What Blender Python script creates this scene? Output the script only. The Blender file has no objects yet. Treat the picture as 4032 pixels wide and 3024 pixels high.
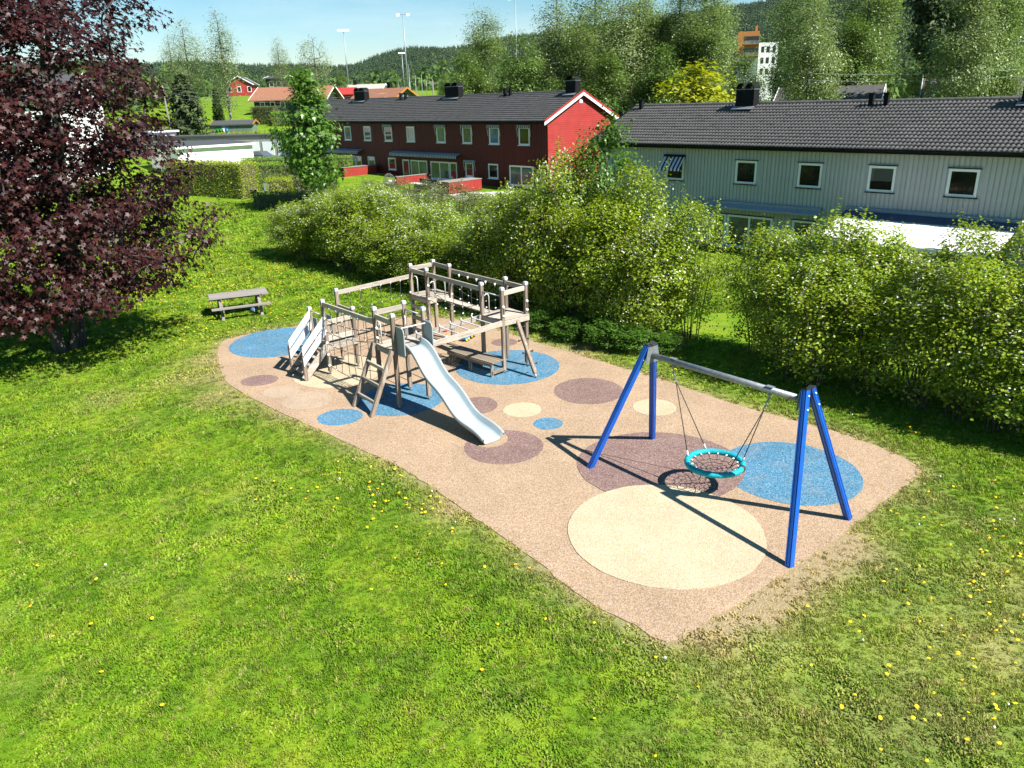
import bpy, math, random
import numpy as np
from mathutils import Vector, Matrix

# ------------------------------------------------------------------ scene, camera, sky, sun
sc = bpy.context.scene
col = sc.collection
R = math.radians
rng = np.random.default_rng(7)
random.seed(7)

cam_d = bpy.data.cameras.new("camera")
cam_d.sensor_fit = 'HORIZONTAL'
cam_d.sensor_width = 36.0
cam_d.lens = 36.0 * 3000 / 4032
cam_d.clip_start = 0.1
cam_d.clip_end = 8000
cam = bpy.data.objects.new("camera", cam_d)
col.objects.link(cam)
cam.matrix_world = (Matrix.Translation((0, 0, 7.0)) @ Matrix.Rotation(R(90 - 20.5), 4, 'X')
                    @ Matrix.Rotation(R(-1.75), 4, 'Z'))
sc.camera = cam

SUN_AZ = math.atan2(0.798, -0.602)          # direction towards the sun, clockwise from +Y
SUN_EL = R(47.5)
world = bpy.data.worlds.new("World")
sc.world = world
world.use_nodes = True
wn = world.node_tree
wn.nodes.clear()
w_out = wn.nodes.new('ShaderNodeOutputWorld')
w_bg = wn.nodes.new('ShaderNodeBackground')
w_sky = wn.nodes.new('ShaderNodeTexSky')
w_sky.sky_type = 'NISHITA'
w_sky.sun_disc = False
w_sky.sun_elevation = SUN_EL
w_sky.sun_rotation = SUN_AZ
w_sky.air_density = 1.0
w_sky.dust_density = 0.15
w_sky.ozone_density = 2.5
w_hs = wn.nodes.new('ShaderNodeHueSaturation')
w_hs.inputs['Saturation'].default_value = 1.35
w_hs.inputs['Hue'].default_value = 0.485
w_bg.inputs['Strength'].default_value = 0.052
wn.links.new(w_sky.outputs[0], w_hs.inputs['Color'])
w_tc = wn.nodes.new('ShaderNodeTexCoord'); w_mp = wn.nodes.new('ShaderNodeMapping'); w_mp.inputs['Scale'].default_value = (1, 1, 7)
w_no = wn.nodes.new('ShaderNodeTexNoise'); w_no.inputs['Scale'].default_value = 3.2; w_no.inputs['Detail'].default_value = 7; w_no.inputs['Roughness'].default_value = .6
w_mr = wn.nodes.new('ShaderNodeMapRange'); w_mr.inputs['From Min'].default_value = .5; w_mr.inputs['From Max'].default_value = .8; w_mr.inputs['To Max'].default_value = .3
w_mx = wn.nodes.new('ShaderNodeMix'); w_mx.data_type = 'RGBA'; w_mx.inputs['B'].default_value = (8.5, 9.2, 9.8, 1)      # thin high cloud
wn.links.new(w_tc.outputs['Generated'], w_mp.inputs['Vector']); wn.links.new(w_mp.outputs[0], w_no.inputs['Vector']); wn.links.new(w_no.outputs['Fac'], w_mr.inputs['Value'])
wn.links.new(w_mr.outputs[0], w_mx.inputs['Factor']); wn.links.new(w_hs.outputs[0], w_mx.inputs['A']); wn.links.new(w_mx.outputs['Result'], w_bg.inputs['Color'])
wn.links.new(w_bg.outputs[0], w_out.inputs['Surface'])

sun_d = bpy.data.lights.new("sun", 'SUN')
sun_d.energy = 5.0
sun_d.angle = R(0.5)
sun_d.color = (1.0, 0.955, 0.88)
sun = bpy.data.objects.new("sun", sun_d)
col.objects.link(sun)
sv = Vector((0.798 * math.cos(SUN_EL), -0.602 * math.cos(SUN_EL), math.sin(SUN_EL)))
sun.rotation_euler = sv.to_track_quat('Z', 'Y').to_euler()
sun.location = (40, -30, 60)

sc.view_settings.view_transform = 'Standard'
sc.view_settings.look = 'None'
sc.view_settings.exposure = 1.3
sc.view_settings.gamma = 1.0
sc.view_settings.use_curve_mapping = False
try:
    sc.cycles.use_denoising = True
    sc.cycles.max_bounces = 6
    sc.cycles.transparent_max_bounces = 6
    sc.cycles.caustics_reflective = False
    sc.cycles.caustics_refractive = False
except Exception:
    pass

# ------------------------------------------------------------------ helpers
def tag(o, label=None, cat=None, group=None, kind=None):
    if label: o['label'] = label
    if cat: o['category'] = cat
    if group: o['group'] = group
    if kind: o['kind'] = kind
    return o

def empty(name, loc=(0, 0, 0), rz=0.0, label=None, cat=None, group=None):
    o = bpy.data.objects.new(name, None)
    col.objects.link(o)
    o.location = loc
    o.rotation_euler = (0, 0, rz)
    o.empty_display_size = 0.2
    return tag(o, label, cat, group)

def link_mesh(name, me, mat=None, parent=None, loc=None, rot=None, scale=None):
    o = bpy.data.objects.new(name, me)
    col.objects.link(o)
    if mat is not None and len(me.materials) == 0:
        me.materials.append(mat)
    if parent is not None:
        o.parent = parent
    if loc is not None: o.location = loc
    if rot is not None: o.rotation_euler = rot
    if scale is not None: o.scale = scale
    return o

def np_mesh(name, verts, faces, smooth=False):
    """verts (N,3), faces (F,k) arrays -> mesh"""
    verts = np.asarray(verts, dtype=np.float32)
    faces = np.asarray(faces, dtype=np.int32)
    F, k = faces.shape
    me = bpy.data.meshes.new(name)
    me.vertices.add(len(verts))
    me.vertices.foreach_set('co', verts.ravel())
    me.loops.add(F * k)
    me.loops.foreach_set('vertex_index', faces.ravel())
    me.polygons.add(F)
    me.polygons.foreach_set('loop_start', np.arange(0, F * k, k, dtype=np.int32))
    if smooth:
        me.polygons.foreach_set('use_smooth', np.ones(F, dtype=bool))
    me.update(calc_edges=True)
    return me

def copy_tree(o, parent=None):
    c = o.copy()
    col.objects.link(c)
    c.parent = parent
    for ch in list(o.children):
        copy_tree(ch, c)
    return c

V = Vector

class MB:
    """collects shapes into one mesh"""
    def __init__(s):
        s.v = []; s.f = []; s.mi = []; s.sm = []
    def add(s, vs, fs, smooth=False, mi=0):
        b = len(s.v)
        s.v.extend([tuple(p) for p in vs])
        for f in fs:
            s.f.append(tuple(b + i for i in f)); s.mi.append(mi); s.sm.append(smooth)
        return s
    def quad(s, a, b, c, d, mi=0):
        return s.add([a, b, c, d], [(0, 1, 2, 3)], mi=mi)
    def box(s, x0, x1, y0, y1, z0, z1, mi=0):
        vs = [(x0, y0, z0), (x1, y0, z0), (x1, y1, z0), (x0, y1, z0), (x0, y0, z1), (x1, y0, z1), (x1, y1, z1), (x0, y1, z1)]
        return s.add(vs, [(0, 3, 2, 1), (4, 5, 6, 7), (0, 1, 5, 4), (1, 2, 6, 5), (2, 3, 7, 6), (3, 0, 4, 7)], mi=mi)
    def sweep(s, p0, p1, prof, up=(0, 0, 1), mi=0, smooth=False, cap=True, scale1=1.0):
        """extrude closed 2-D profile [(a,b)] from p0 to p1; a = sideways, b = 'up'"""
        p0, p1 = V(p0), V(p1)
        d = (p1 - p0).normalized()
        u = V(up)
        if abs(d.dot(u)) > 0.99:
            u = V((0, 1, 0))
        side = d.cross(u).normalized()
        u2 = side.cross(d).normalized()
        n = len(prof)
        vs = [p0 + side * a + u2 * b for a, b in prof] + [p1 + (side * a + u2 * b) * scale1 for a, b in prof]
        fs = [(i, (i + 1) % n, n + (i + 1) % n, n + i) for i in range(n)]
        if cap:
            fs += [tuple(reversed(range(n))), tuple(range(n, 2 * n))]
        return s.add(vs, fs, smooth=smooth, mi=mi)
    def beam(s, p0, p1, w, h, up=(0, 0, 1), mi=0, ch=0.006):
        a, b = w / 2, h / 2
        c = min(ch, a * .4, b * .4)
        prof = [(-a + c, -b), (a - c, -b), (a, -b + c), (a, b - c), (a - c, b), (-a + c, b), (-a, b - c), (-a, -b + c)]
        return s.sweep(p0, p1, prof, up, mi)
    def tube(s, pts, r, n=8, mi=0, r1=None, cap=True):
        pts = [V(p) for p in pts]
        m = len(pts)
        rings = []
        prev = None
        vs = []
        for i, p in enumerate(pts):
            d = (pts[min(i + 1, m - 1)] - pts[max(i - 1, 0)])
            if d.length < 1e-9: d = V((0, 0, 1))
            d.normalize()
            if prev is None:
                a = d.orthogonal().normalized()
            else:
                a = (prev - d * prev.dot(d))
                a = a.normalized() if a.length > 1e-6 else d.orthogonal().normalized()
            prev = a
            b = d.cross(a)
            rr = r if r1 is None else r + (r1 - r) * i / (m - 1)
            for k in range(n):
                t = 2 * math.pi * k / n
                vs.append(p + (a * math.cos(t) + b * math.sin(t)) * rr)
        fs = []
        for i in range(m - 1):
            for k in range(n):
                fs.append((i * n + k, i * n + (k + 1) % n, (i + 1) * n + (k + 1) % n, (i + 1) * n + k))
        if cap:
            fs += [tuple(reversed(range(n))), tuple(range((m - 1) * n, m * n))]
        return s.add(vs, fs, smooth=True, mi=mi)
    def ball(s, c, r, n=8, m=5, sz=1.0, mi=0):
        c = V(c)
        vs = [c + V((0, 0, -r * sz))]
        for j in range(1, m):
            ph = math.pi * j / m
            for k in range(n):
                t = 2 * math.pi * k / n
                vs.append(c + V((r * math.sin(ph) * math.cos(t), r * math.sin(ph) * math.sin(t), -r * sz * math.cos(ph))))
        vs.append(c + V((0, 0, r * sz)))
        fs = [(0, 1 + (k + 1) % n, 1 + k) for k in range(n)]
        for j in range(m - 2):
            for k in range(n):
                a = 1 + j * n
                fs.append((a + k, a + (k + 1) % n, a + n + (k + 1) % n, a + n + k))
        top = len(vs) - 1
        a = 1 + (m - 2) * n
        fs += [(a + k, a + (k + 1) % n, top) for k in range(n)]
        return s.add(vs, fs, smooth=True, mi=mi)
    def torus(s, c, Rr, r, n=40, m=10, mi=0, tilt=(0, 0), ripple=0.0):
        c = V(c)
        vs = []
        for i in range(n):
            t = 2 * math.pi * i / n
            rr = r * (1 + ripple * (i % 2))
            for j in range(m):
                p = 2 * math.pi * j / m
                x = (Rr + rr * math.cos(p)) * math.cos(t)
                y = (Rr + rr * math.cos(p)) * math.sin(t)
                vs.append(c + V((x, y, rr * math.sin(p) + x * tilt[0] + y * tilt[1])))
        fs = [(i * m + j, ((i + 1) % n) * m + j, ((i + 1) % n) * m + (j + 1) % m, i * m + (j + 1) % m) for i in range(n) for j in range(m)]
        return s.add(vs, fs, smooth=True, mi=mi)
    def mesh(s, name):
        me = bpy.data.meshes.new(name)
        me.from_pydata(s.v, [], s.f)
        me.polygons.foreach_set('use_smooth', s.sm)
        if any(s.mi):
            me.polygons.foreach_set('material_index', s.mi)
        me.update()
        return me
    def build(s, name, mat, parent=None, **kw):
        me = s.mesh(name)
        for m in (mat if isinstance(mat, (list, tuple)) else [mat]):
            me.materials.append(m)
        return link_mesh(name, me, None, parent, **kw)

# ------------------------------------------------------------------ materials
def new_mat(name):
    m = bpy.data.materials.new(name)
    m.use_nodes = True
    nt = m.node_tree
    return m, nt, nt.nodes['Principled BSDF']

def N(nt, typ, **kw):
    n = nt.nodes.new(typ)
    for k, v in kw.items():
        setattr(n, k, v)
    return n

def ramp(nt, cols, pos=None):
    r = N(nt, 'ShaderNodeValToRGB')
    e = r.color_ramp.elements
    pos = pos or [i / (len(cols) - 1) for i in range(len(cols))]
    while len(e) < len(cols): e.new(0.5)
    for i, (c, p) in enumerate(zip(cols, pos)):
        e[i].position = p; e[i].color = (*c, 1)
    return r

def coords(nt, kind='Object', stretch=(1, 1, 1)):
    if kind == 'World':
        g = N(nt, 'ShaderNodeNewGeometry'); o = g.outputs['Position']
    else:
        t = N(nt, 'ShaderNodeTexCoord'); o = t.outputs[kind]
    mp = N(nt, 'ShaderNodeMapping')
    mp.inputs['Scale'].default_value = stretch
    nt.links.new(o, mp.inputs['Vector'])
    return mp.outputs[0]

def noise(nt, vec, scale, detail=4, rough=0.55):
    n = N(nt, 'ShaderNodeTexNoise')
    n.inputs['Scale'].default_value = scale
    n.inputs['Detail'].default_value = detail
    n.inputs['Roughness'].default_value = rough
    nt.links.new(vec, n.inputs['Vector'])
    return n

def pmat(name, cols, scale=3.0, rough=0.7, bump=0.0, bscale=None, kind='Object', stretch=(1, 1, 1), metal=0.0,
         spec=0.3, detail=5, pos=None, objvar=0.0, island=0.0):
    m, nt, p = new_mat(name)
    vec = coords(nt, kind, stretch)
    n = noise(nt, vec, scale, detail)
    if pos is None:
        k = len(cols)
        pos = [0.32 + 0.36 * i / (k - 1) for i in range(k)] if k > 1 else [0.5]
    if len(cols) == 1:
        cols = [cols[0], cols[0]]; pos = [0.3, 0.7]
    r = ramp(nt, cols, pos)
    nt.links.new(n.outputs['Fac'], r.inputs['Fac'])
    out = r.outputs[0]
    if objvar or island:
        hs = N(nt, 'ShaderNodeHueSaturation')
        mr = N(nt, 'ShaderNodeMapRange')
        a = objvar or island
        mr.inputs['To Min'].default_value = 1 - a; mr.inputs['To Max'].default_value = 1 + a
        if objvar:
            oi = N(nt, 'ShaderNodeObjectInfo'); src = oi.outputs['Random']
        else:
            gi = N(nt, 'ShaderNodeNewGeometry'); src = gi.outputs['Random Per Island']
        nt.links.new(src, mr.inputs['Value'])
        nt.links.new(mr.outputs[0], hs.inputs['Value'])
        nt.links.new(out, hs.inputs['Color'])
        out = hs.outputs[0]
    nt.links.new(out, p.inputs['Base Color'])
    p.inputs['Roughness'].default_value = rough
    p.inputs['Metallic'].default_value = metal
    p.inputs['Specular IOR Level'].default_value = spec
    if bump:
        b = N(nt, 'ShaderNodeBump')
        b.inputs['Strength'].default_value = bump
        b.inputs['Distance'].default_value = 0.02
        n2 = noise(nt, vec, bscale or scale * 4, 4)
        nt.links.new(n2.outputs['Fac'], b.inputs['Height'])
        nt.links.new(b.outputs[0], p.inputs['Normal'])
    return m

def leafmat(name, cols, rough=0.5, spec=0.35, trans=0.35, tcol=None):
    """cols: colours picked per leaf; a share of the light goes through the leaf"""
    m, nt, p = new_mat(name)
    g = N(nt, 'ShaderNodeNewGeometry')
    r = ramp(nt, cols)
    nt.links.new(g.outputs['Random Per Island'], r.inputs['Fac'])
    vec = coords(nt, 'World')
    n = noise(nt, vec, 0.7, 3)
    mr = N(nt, 'ShaderNodeMapRange')
    mr.inputs['From Min'].default_value = 0.3; mr.inputs['From Max'].default_value = 0.7
    mr.inputs['To Min'].default_value = 0.8; mr.inputs['To Max'].default_value = 1.2
    nt.links.new(n.outputs['Fac'], mr.inputs['Value'])
    hs = N(nt, 'ShaderNodeHueSaturation')
    nt.links.new(mr.outputs[0], hs.inputs['Value'])
    nt.links.new(r.outputs[0], hs.inputs['Color'])
    nt.links.new(hs.outputs[0], p.inputs['Base Color'])
    p.inputs['Roughness'].default_value = rough
    p.inputs['Specular IOR Level'].default_value = spec
    t = N(nt, 'ShaderNodeBsdfTranslucent')
    hs2 = N(nt, 'ShaderNodeHueSaturation')
    hs2.inputs['Hue'].default_value = 0.485
    hs2.inputs['Saturation'].default_value = 1.1
    hs2.inputs['Value'].default_value = 1.3
    nt.links.new(hs.outputs[0], hs2.inputs['Color'])
    nt.links.new(hs2.outputs[0], t.inputs['Color'])
    mx = N(nt, 'ShaderNodeMixShader')
    mx.inputs[0].default_value = trans
    out = nt.nodes['Material Output']
    nt.links.new(p.outputs[0], mx.inputs[1])
    nt.links.new(t.outputs[0], mx.inputs[2])
    nt.links.new(mx.outputs[0], out.inputs['Surface'])
    return m

def plain(name, c, rough=0.5, metal=0.0, spec=0.4, var=0.12, bump=0.0, scale=6.0):
    lo = tuple(x * (1 - var) for x in c); hi = tuple(min(1, x * (1 + var)) for x in c)
    return pmat(name, [lo, hi], scale, rough, bump, metal=metal, spec=spec)

# weathered pressure-treated wood, one per grain direction
WG = [(0.21, 0.18, 0.145), (0.38, 0.345, 0.295), (0.29, 0.25, 0.205), (0.46, 0.42, 0.37)]
def wood(name, cols, stretch, scale=9.0):
    return pmat(name, cols, scale, 0.85, 0.35, 30, stretch=stretch, spec=0.15, pos=[0.3, 0.45, 0.55, 0.68], objvar=0.2)
M = {}
M['wood_z'] = wood('weathered_wood_upright', [(0.14, 0.105, 0.075), (0.28, 0.23, 0.185), (0.21, 0.16, 0.12), (0.38, 0.335, 0.285)], (1, 1, .06))
M['wood_x'] = wood('weathered_wood_lengthwise', WG, (.06, 1, 1))
M['wood_y'] = wood('weathered_wood_crosswise', WG, (1, .06, 1))
M['wood_deck'] = wood('weathered_deck_wood', [(0.2, 0.17, 0.135), (0.34, 0.3, 0.25), (0.27, 0.23, 0.185), (0.42, 0.38, 0.33)], (1, .06, 1))
M['wood_bench'] = wood('bench_wood', [(0.12, 0.095, 0.07), (0.21, 0.175, 0.135), (0.165, 0.13, 0.1), (0.28, 0.24, 0.19)], (.06, 1, 1))
M['wood_picnic'] = wood('picnic_wood', [(0.12, 0.11, 0.1), (0.21, 0.195, 0.18), (0.165, 0.15, 0.135), (0.26, 0.245, 0.225)], (.06, 1, 1))
M['white_panel'] = plain('white_laminate', (0.50, 0.52, 0.56), 0.45, var=.05)
M['grey_panel'] = plain('grey_laminate', (0.25, 0.285, 0.30), 0.5, var=.05)
M['cap'] = plain('grey_plastic_cap', (0.42, 0.44, 0.46), 0.5)
M['knob'] = plain('white_plastic', (0.72, 0.72, 0.70), 0.45)
M['rope'] = pmat('black_rope', [(0.02, 0.02, 0.02), (0.05, 0.05, 0.05)], 60, 0.8)
M['steel'] = pmat('galvanised_steel', [(0.20, 0.22, 0.235), (0.30, 0.325, 0.34)], 14, 0.5, 0.05, metal=0.6, spec=.5)
M['tube'] = plain('grey_coated_tube', (0.5, 0.51, 0.52), 0.4)
M['slide'] = plain('pale_grey_slide_plastic', (0.31, 0.37, 0.395), 0.36, spec=.5, var=.04)
M['blue_paint'] = plain('blue_paint', (0.006, 0.085, 0.42), 0.35, spec=.5, var=.1)
M['turquoise'] = pmat('turquoise_rope', [(0.0, 0.20, 0.26), (0.01, 0.36, 0.42)], 25, 0.7, .3, 60)
M['dark_plastic'] = plain('black_plastic', (0.025, 0.025, 0.028), 0.5)
M['bark'] = pmat('bark', [(0.05, 0.042, 0.035), (0.13, 0.11, 0.09), (0.08, 0.07, 0.055)], 7, 0.9, 0.8, 18, stretch=(1, 1, .25))
M['bark_maple'] = pmat('maple_bark', [(0.022, 0.019, 0.016), (0.06, 0.052, 0.045), (0.10, 0.09, 0.078)], 9, 0.9, 0.9, 22, stretch=(1, 1, .3))
M['bark_birch'] = pmat('birch_bark', [(0.04, 0.036, 0.03), (0.22, 0.21, 0.19), (0.5, 0.48, 0.45)], 5, 0.8, 0.3, pos=[.40, .52, .8])
M['bark_pine'] = pmat('pine_bark', [(0.14, 0.07, 0.035), (0.30, 0.15, 0.07)], 5, 0.9, 0.5)
M['twig'] = pmat('twig', [(0.06, 0.05, 0.035), (0.12, 0.1, 0.07)], 8, 0.9)
M['leaf_purple'] = leafmat('purple_maple_leaf', [(0.013, 0.0034, 0.0045), (0.036, 0.008, 0.0085), (0.022, 0.005, 0.0065), (0.055, 0.013, 0.010), (0.024, 0.006, 0.008)], 0.45, 0.26, 0.2)
M['leaf_shrub'] = leafmat('shrub_leaf', [(0.17, 0.27, 0.018), (0.27, 0.36, 0.025), (0.10, 0.19, 0.015), (0.31, 0.37, 0.03), (0.20, 0.30, 0.02)], 0.38, .45, .42)
M['leaf_dark_shrub'] = leafmat('dark_shrub_leaf', [(0.05, 0.125, 0.016), (0.085, 0.18, 0.022), (0.06, 0.14, 0.018), (0.11, 0.21, 0.028)], 0.4, .45, .34)
M['leaf_dull'] = leafmat('dull_shrub_leaf', [(0.12, 0.15, 0.05), (0.17, 0.18, 0.07), (0.09, 0.14, 0.035), (0.16, 0.15, 0.075)], 0.5, .3, .3)
M['petal'] = leafmat('white_petal', [(0.62, 0.62, 0.55), (0.75, 0.75, 0.68)], 0.6, .2, .25)
M['leaf_birch'] = leafmat('birch_leaf', [(0.115, 0.19, 0.04), (0.17, 0.245, 0.06), (0.085, 0.15, 0.03), (0.21, 0.275, 0.08)], 0.4, .5, .42)
M['leaf_birch_pale'] = leafmat('pale_birch_leaf', [(0.14, 0.205, 0.06), (0.20, 0.265, 0.09), (0.11, 0.17, 0.05), (0.23, 0.285, 0.11)], 0.4, .5, .38)
M['leaf_wood'] = leafmat('woodland_leaf', [(0.085, 0.16, 0.026), (0.13, 0.21, 0.038), (0.07, 0.13, 0.022), (0.16, 0.24, 0.045)], 0.42, .45, .34)
M['leaf_maple'] = leafmat('green_maple_leaf', [(0.055, 0.14, 0.015), (0.09, 0.19, 0.022), (0.07, 0.16, 0.018), (0.12, 0.22, 0.03)], 0.4, .5, .34)
M['leaf_lime'] = leafmat('lime_leaf', [(0.24, 0.28, 0.012), (0.33, 0.36, 0.016), (0.18, 0.24, 0.012)], 0.5, .3, .4)
M['leaf_hedge'] = leafmat('clipped_hedge_leaf', [(0.12, 0.25, 0.018), (0.18, 0.32, 0.026), (0.10, 0.21, 0.016), (0.22, 0.33, 0.03)], 0.45, .4, .34)
M['leaf_hedge_yellow'] = leafmat('yellow_hedge_leaf', [(0.24, 0.32, 0.014), (0.32, 0.38, 0.016), (0.17, 0.26, 0.014)], 0.45, .4, .34)
M['needle'] = leafmat('needle', [(0.03, 0.055, 0.018), (0.05, 0.08, 0.025), (0.075, 0.095, 0.03)], 0.6, .25, .12)
M['thuja'] = leafmat('thuja_scale', [(0.06, 0.10, 0.014), (0.095, 0.135, 0.018), (0.045, 0.085, 0.012)], 0.6, .25, .15)
M['conifer_far'] = leafmat('far_conifer', [(0.03, 0.062, 0.028), (0.05, 0.088, 0.036), (0.024, 0.052, 0.024)], 0.7, .15, .1)
M['broad_far'] = leafmat('far_broadleaf', [(0.07, 0.12, 0.03), (0.10, 0.16, 0.038), (0.05, 0.095, 0.025)], 0.7, .15, .2)

# house materials
M['tile'] = pmat('dark_concrete_tile', [(0.042, 0.042, 0.044), (0.066, 0.065, 0.066), (0.052, 0.052, 0.054)], 2.2, 0.72, .15, 40, spec=.3, objvar=.12)
M['tile_grey'] = pmat('grey_brown_concrete_tile', [(0.058, 0.056, 0.055), (0.09, 0.087, 0.085), (0.07, 0.068, 0.067)], 2.2, 0.75, .15, 40, spec=.3, objvar=.12)
M['black_metal'] = plain('black_sheet_metal', (0.010, 0.010, 0.011), 0.75, spec=.1, var=.25)
M['grey_board'] = pmat('grey_painted_board', [(0.36, 0.36, 0.365), (0.42, 0.42, 0.425)], 1.5, 0.65, .05, objvar=.05)
M['red_shaded'] = pmat('shade_darkened_red_board', [(0.075, 0.006, 0.0045), (0.10, 0.009, 0.007)], 1.5, 0.6, .05, objvar=.08)  # same paint as the gable, darkened so the colour carries the front's shade
M['red_bright'] = pmat('red_painted_board', [(0.26, 0.026, 0.022), (0.31, 0.034, 0.029)], 1.5, 0.6, .05, objvar=.06)
M['white_paint'] = plain('white_paint', (0.74, 0.75, 0.76), 0.5, var=.04)
M['white_wall'] = plain('white_wall', (0.80, 0.80, 0.79), 0.7, var=.04)
M['black_wood'] = plain('black_stained_wood', (0.018, 0.017, 0.016), 0.7, var=.2)
M['awning_grey'] = plain('grey_blue_awning_cassette', (0.22, 0.26, 0.32), 0.5)
M['fabric_white'] = plain('white_awning_fabric', (0.78, 0.78, 0.75), 0.85, var=.03)
M['green_board'] = pmat('green_painted_board', [(0.10, 0.155, 0.115), (0.14, 0.20, 0.15)], 2, 0.7)
M['felt'] = plain('roofing_felt', (0.05, 0.053, 0.056), 0.85, var=.15)
M['felt_pale'] = plain('pale_roof_sheet', (0.3, 0.29, 0.26), 0.85, var=.15)
M['brown_tile'] = pmat('brown_roof_tile', [(0.19, 0.085, 0.05), (0.26, 0.12, 0.07)], 3, .8, .3, 20)
M['orange_wood'] = plain('orange_wood', (0.36, 0.14, 0.035), .6)
M['concrete'] = plain('concrete', (0.42, 0.41, 0.38), .9, var=.12, bump=.3, scale=3)
M['grey_garage'] = plain('grey_garage_board', (0.27, 0.27, 0.255), .75)
M['garage_door'] = plain('white_garage_door', (0.68, 0.71, 0.76), .5, var=.03)
M['car_paint'] = plain('grey_car_paint', (0.12, 0.14, 0.165), .25, metal=.4, spec=.5, var=.03)
M['tyre'] = plain('tyre_rubber', (0.02, 0.02, 0.02), .8)
M['red_lamp'] = plain('red_lamp_glass', (0.5, 0.02, 0.02), .2)
M['wicker'] = plain('grey_wicker', (0.12, 0.115, 0.11), .8)
M['cushion'] = plain('dark_cushion', (0.03, 0.03, 0.034), .9)
M['curtain'] = pmat('pale_curtain', [(0.36, 0.38, 0.37), (0.52, 0.54, 0.52)], 8, .9, stretch=(1, 1, .05))

def glassmat(name, tint, rough=0.04):
    m, nt, p = new_mat(name)
    vec = coords(nt, 'Object')
    n = noise(nt, vec, 0.9, 3)
    r = ramp(nt, [tuple(x * .4 for x in tint), tint], [0.4, 0.65])
    nt.links.new(n.outputs['Fac'], r.inputs['Fac'])
    nt.links.new(r.outputs[0], p.inputs['Base Color'])
    p.inputs['Roughness'].default_value = rough
    p.inputs['Specular IOR Level'].default_value = 0.6
    return m
M['glass'] = glassmat('window_glass', (0.02, 0.022, 0.018))
M['glass_blind'] = glassmat('window_glass_with_blind', (0.17, 0.18, 0.17))
M['glass_blue'] = glassmat('window_glass_blue_blind', (0.10, 0.2, 0.36))
M['glass_curtain'] = glassmat('window_glass_with_curtain', (0.12, 0.16, 0.15))

def stripes(name, c1, c2, pitch, axis=0):
    m, nt, p = new_mat(name)
    t = N(nt, 'ShaderNodeTexCoord')
    sp = N(nt, 'ShaderNodeSeparateXYZ')
    nt.links.new(t.outputs['Object'], sp.inputs[0])
    mu = N(nt, 'ShaderNodeMath', operation='MULTIPLY'); mu.inputs[1].default_value = 1 / pitch
    fr = N(nt, 'ShaderNodeMath', operation='FRACT')
    gt = N(nt, 'ShaderNodeMath', operation='GREATER_THAN'); gt.inputs[1].default_value = 0.5
    nt.links.new(sp.outputs[axis], mu.inputs[0]); nt.links.new(mu.outputs[0], fr.inputs[0]); nt.links.new(fr.outputs[0], gt.inputs[0])
    r = ramp(nt, [c1, c2])
    nt.links.new(gt.outputs[0], r.inputs['Fac'])
    nt.links.new(r.outputs[0], p.inputs['Base Color'])
    p.inputs['Roughness'].default_value = .85
    return m
M['stripe'] = stripes('striped_awning_fabric', (0.025, 0.022, 0.06), (0.60, 0.58, 0.62), 0.26)
M['stripe_fine'] = stripes('striped_valance_fabric', (0.03, 0.03, 0.04), (0.42, 0.42, 0.40), 0.22)

def epdm(name, c, speck=0.35):
    """bound rubber granules: base colour broken up by lighter, darker and odd-coloured grains"""
    m, nt, p = new_mat(name)
    vec = coords(nt, 'World')
    vo = N(nt, 'ShaderNodeTexVoronoi'); vo.inputs['Scale'].default_value = 55
    nt.links.new(vec, vo.inputs['Vector'])
    sp = N(nt, 'ShaderNodeSeparateColor'); nt.links.new(vo.outputs['Color'], sp.inputs[0])
    odd = (min(1, c[0] * .6 + .18), min(1, c[1] * .6 + .16), min(1, c[2] * .6 + .16))
    r = ramp(nt, [tuple(x * (1 - speck) for x in c), tuple(x * (1 - speck * .4) for x in c), c, tuple(min(1, x * (1 + speck * .6)) for x in c), odd], [0, .3, .55, .8, 1])
    nt.links.new(sp.outputs[0], r.inputs['Fac'])
    n = noise(nt, vec, 0.8, 5, .6)
    mr = N(nt, 'ShaderNodeMapRange')
    mr.inputs['From Min'].default_value = .3; mr.inputs['From Max'].default_value = .7
    mr.inputs['To Min'].default_value = .88; mr.inputs['To Max'].default_value = 1.1
    nt.links.new(n.outputs['Fac'], mr.inputs['Value'])
    hs = N(nt, 'ShaderNodeHueSaturation')
    nt.links.new(mr.outputs[0], hs.inputs['Value']); nt.links.new(r.outputs[0], hs.inputs['Color'])
    n3 = noise(nt, vec, 2.1, 7, .68)                                  # trodden-in sand and dirt
    m3 = N(nt, 'ShaderNodeMapRange'); m3.inputs['From Min'].default_value = .5; m3.inputs['From Max'].default_value = .78; m3.inputs['To Max'].default_value = .38
    nt.links.new(n3.outputs['Fac'], m3.inputs['Value'])
    dx = N(nt, 'ShaderNodeMix', data_type='RGBA'); dx.inputs['B'].default_value = (0.27, 0.215, 0.15, 1)
    nt.links.new(m3.outputs[0], dx.inputs['Factor']); nt.links.new(hs.outputs[0], dx.inputs['A'])
    nt.links.new(dx.outputs['Result'], p.inputs['Base Color'])
    p.inputs['Roughness'].default_value = .9
    p.inputs['Specular IOR Level'].default_value = .2
    b = N(nt, 'ShaderNodeBump'); b.inputs['Strength'].default_value = .5; b.inputs['Distance'].default_value = .01
    nt.links.new(vo.outputs['Distance'], b.inputs['Height']); nt.links.new(b.outputs[0], p.inputs['Normal'])
    return m
M['rub_tan'] = epdm('tan_rubber_granules', (0.31, 0.218, 0.14))
M['rub_cream'] = epdm('cream_rubber_granules', (0.41, 0.335, 0.22), .22)
M['rub_worn'] = epdm('worn_cream_rubber_granules', (0.33, 0.25, 0.175), .22)
M['rub_blue'] = epdm('blue_rubber_granules', (0.055, 0.165, 0.26), .45)
M['rub_brown'] = epdm('brown_rubber_granules', (0.17, 0.107, 0.094), .35)
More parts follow.
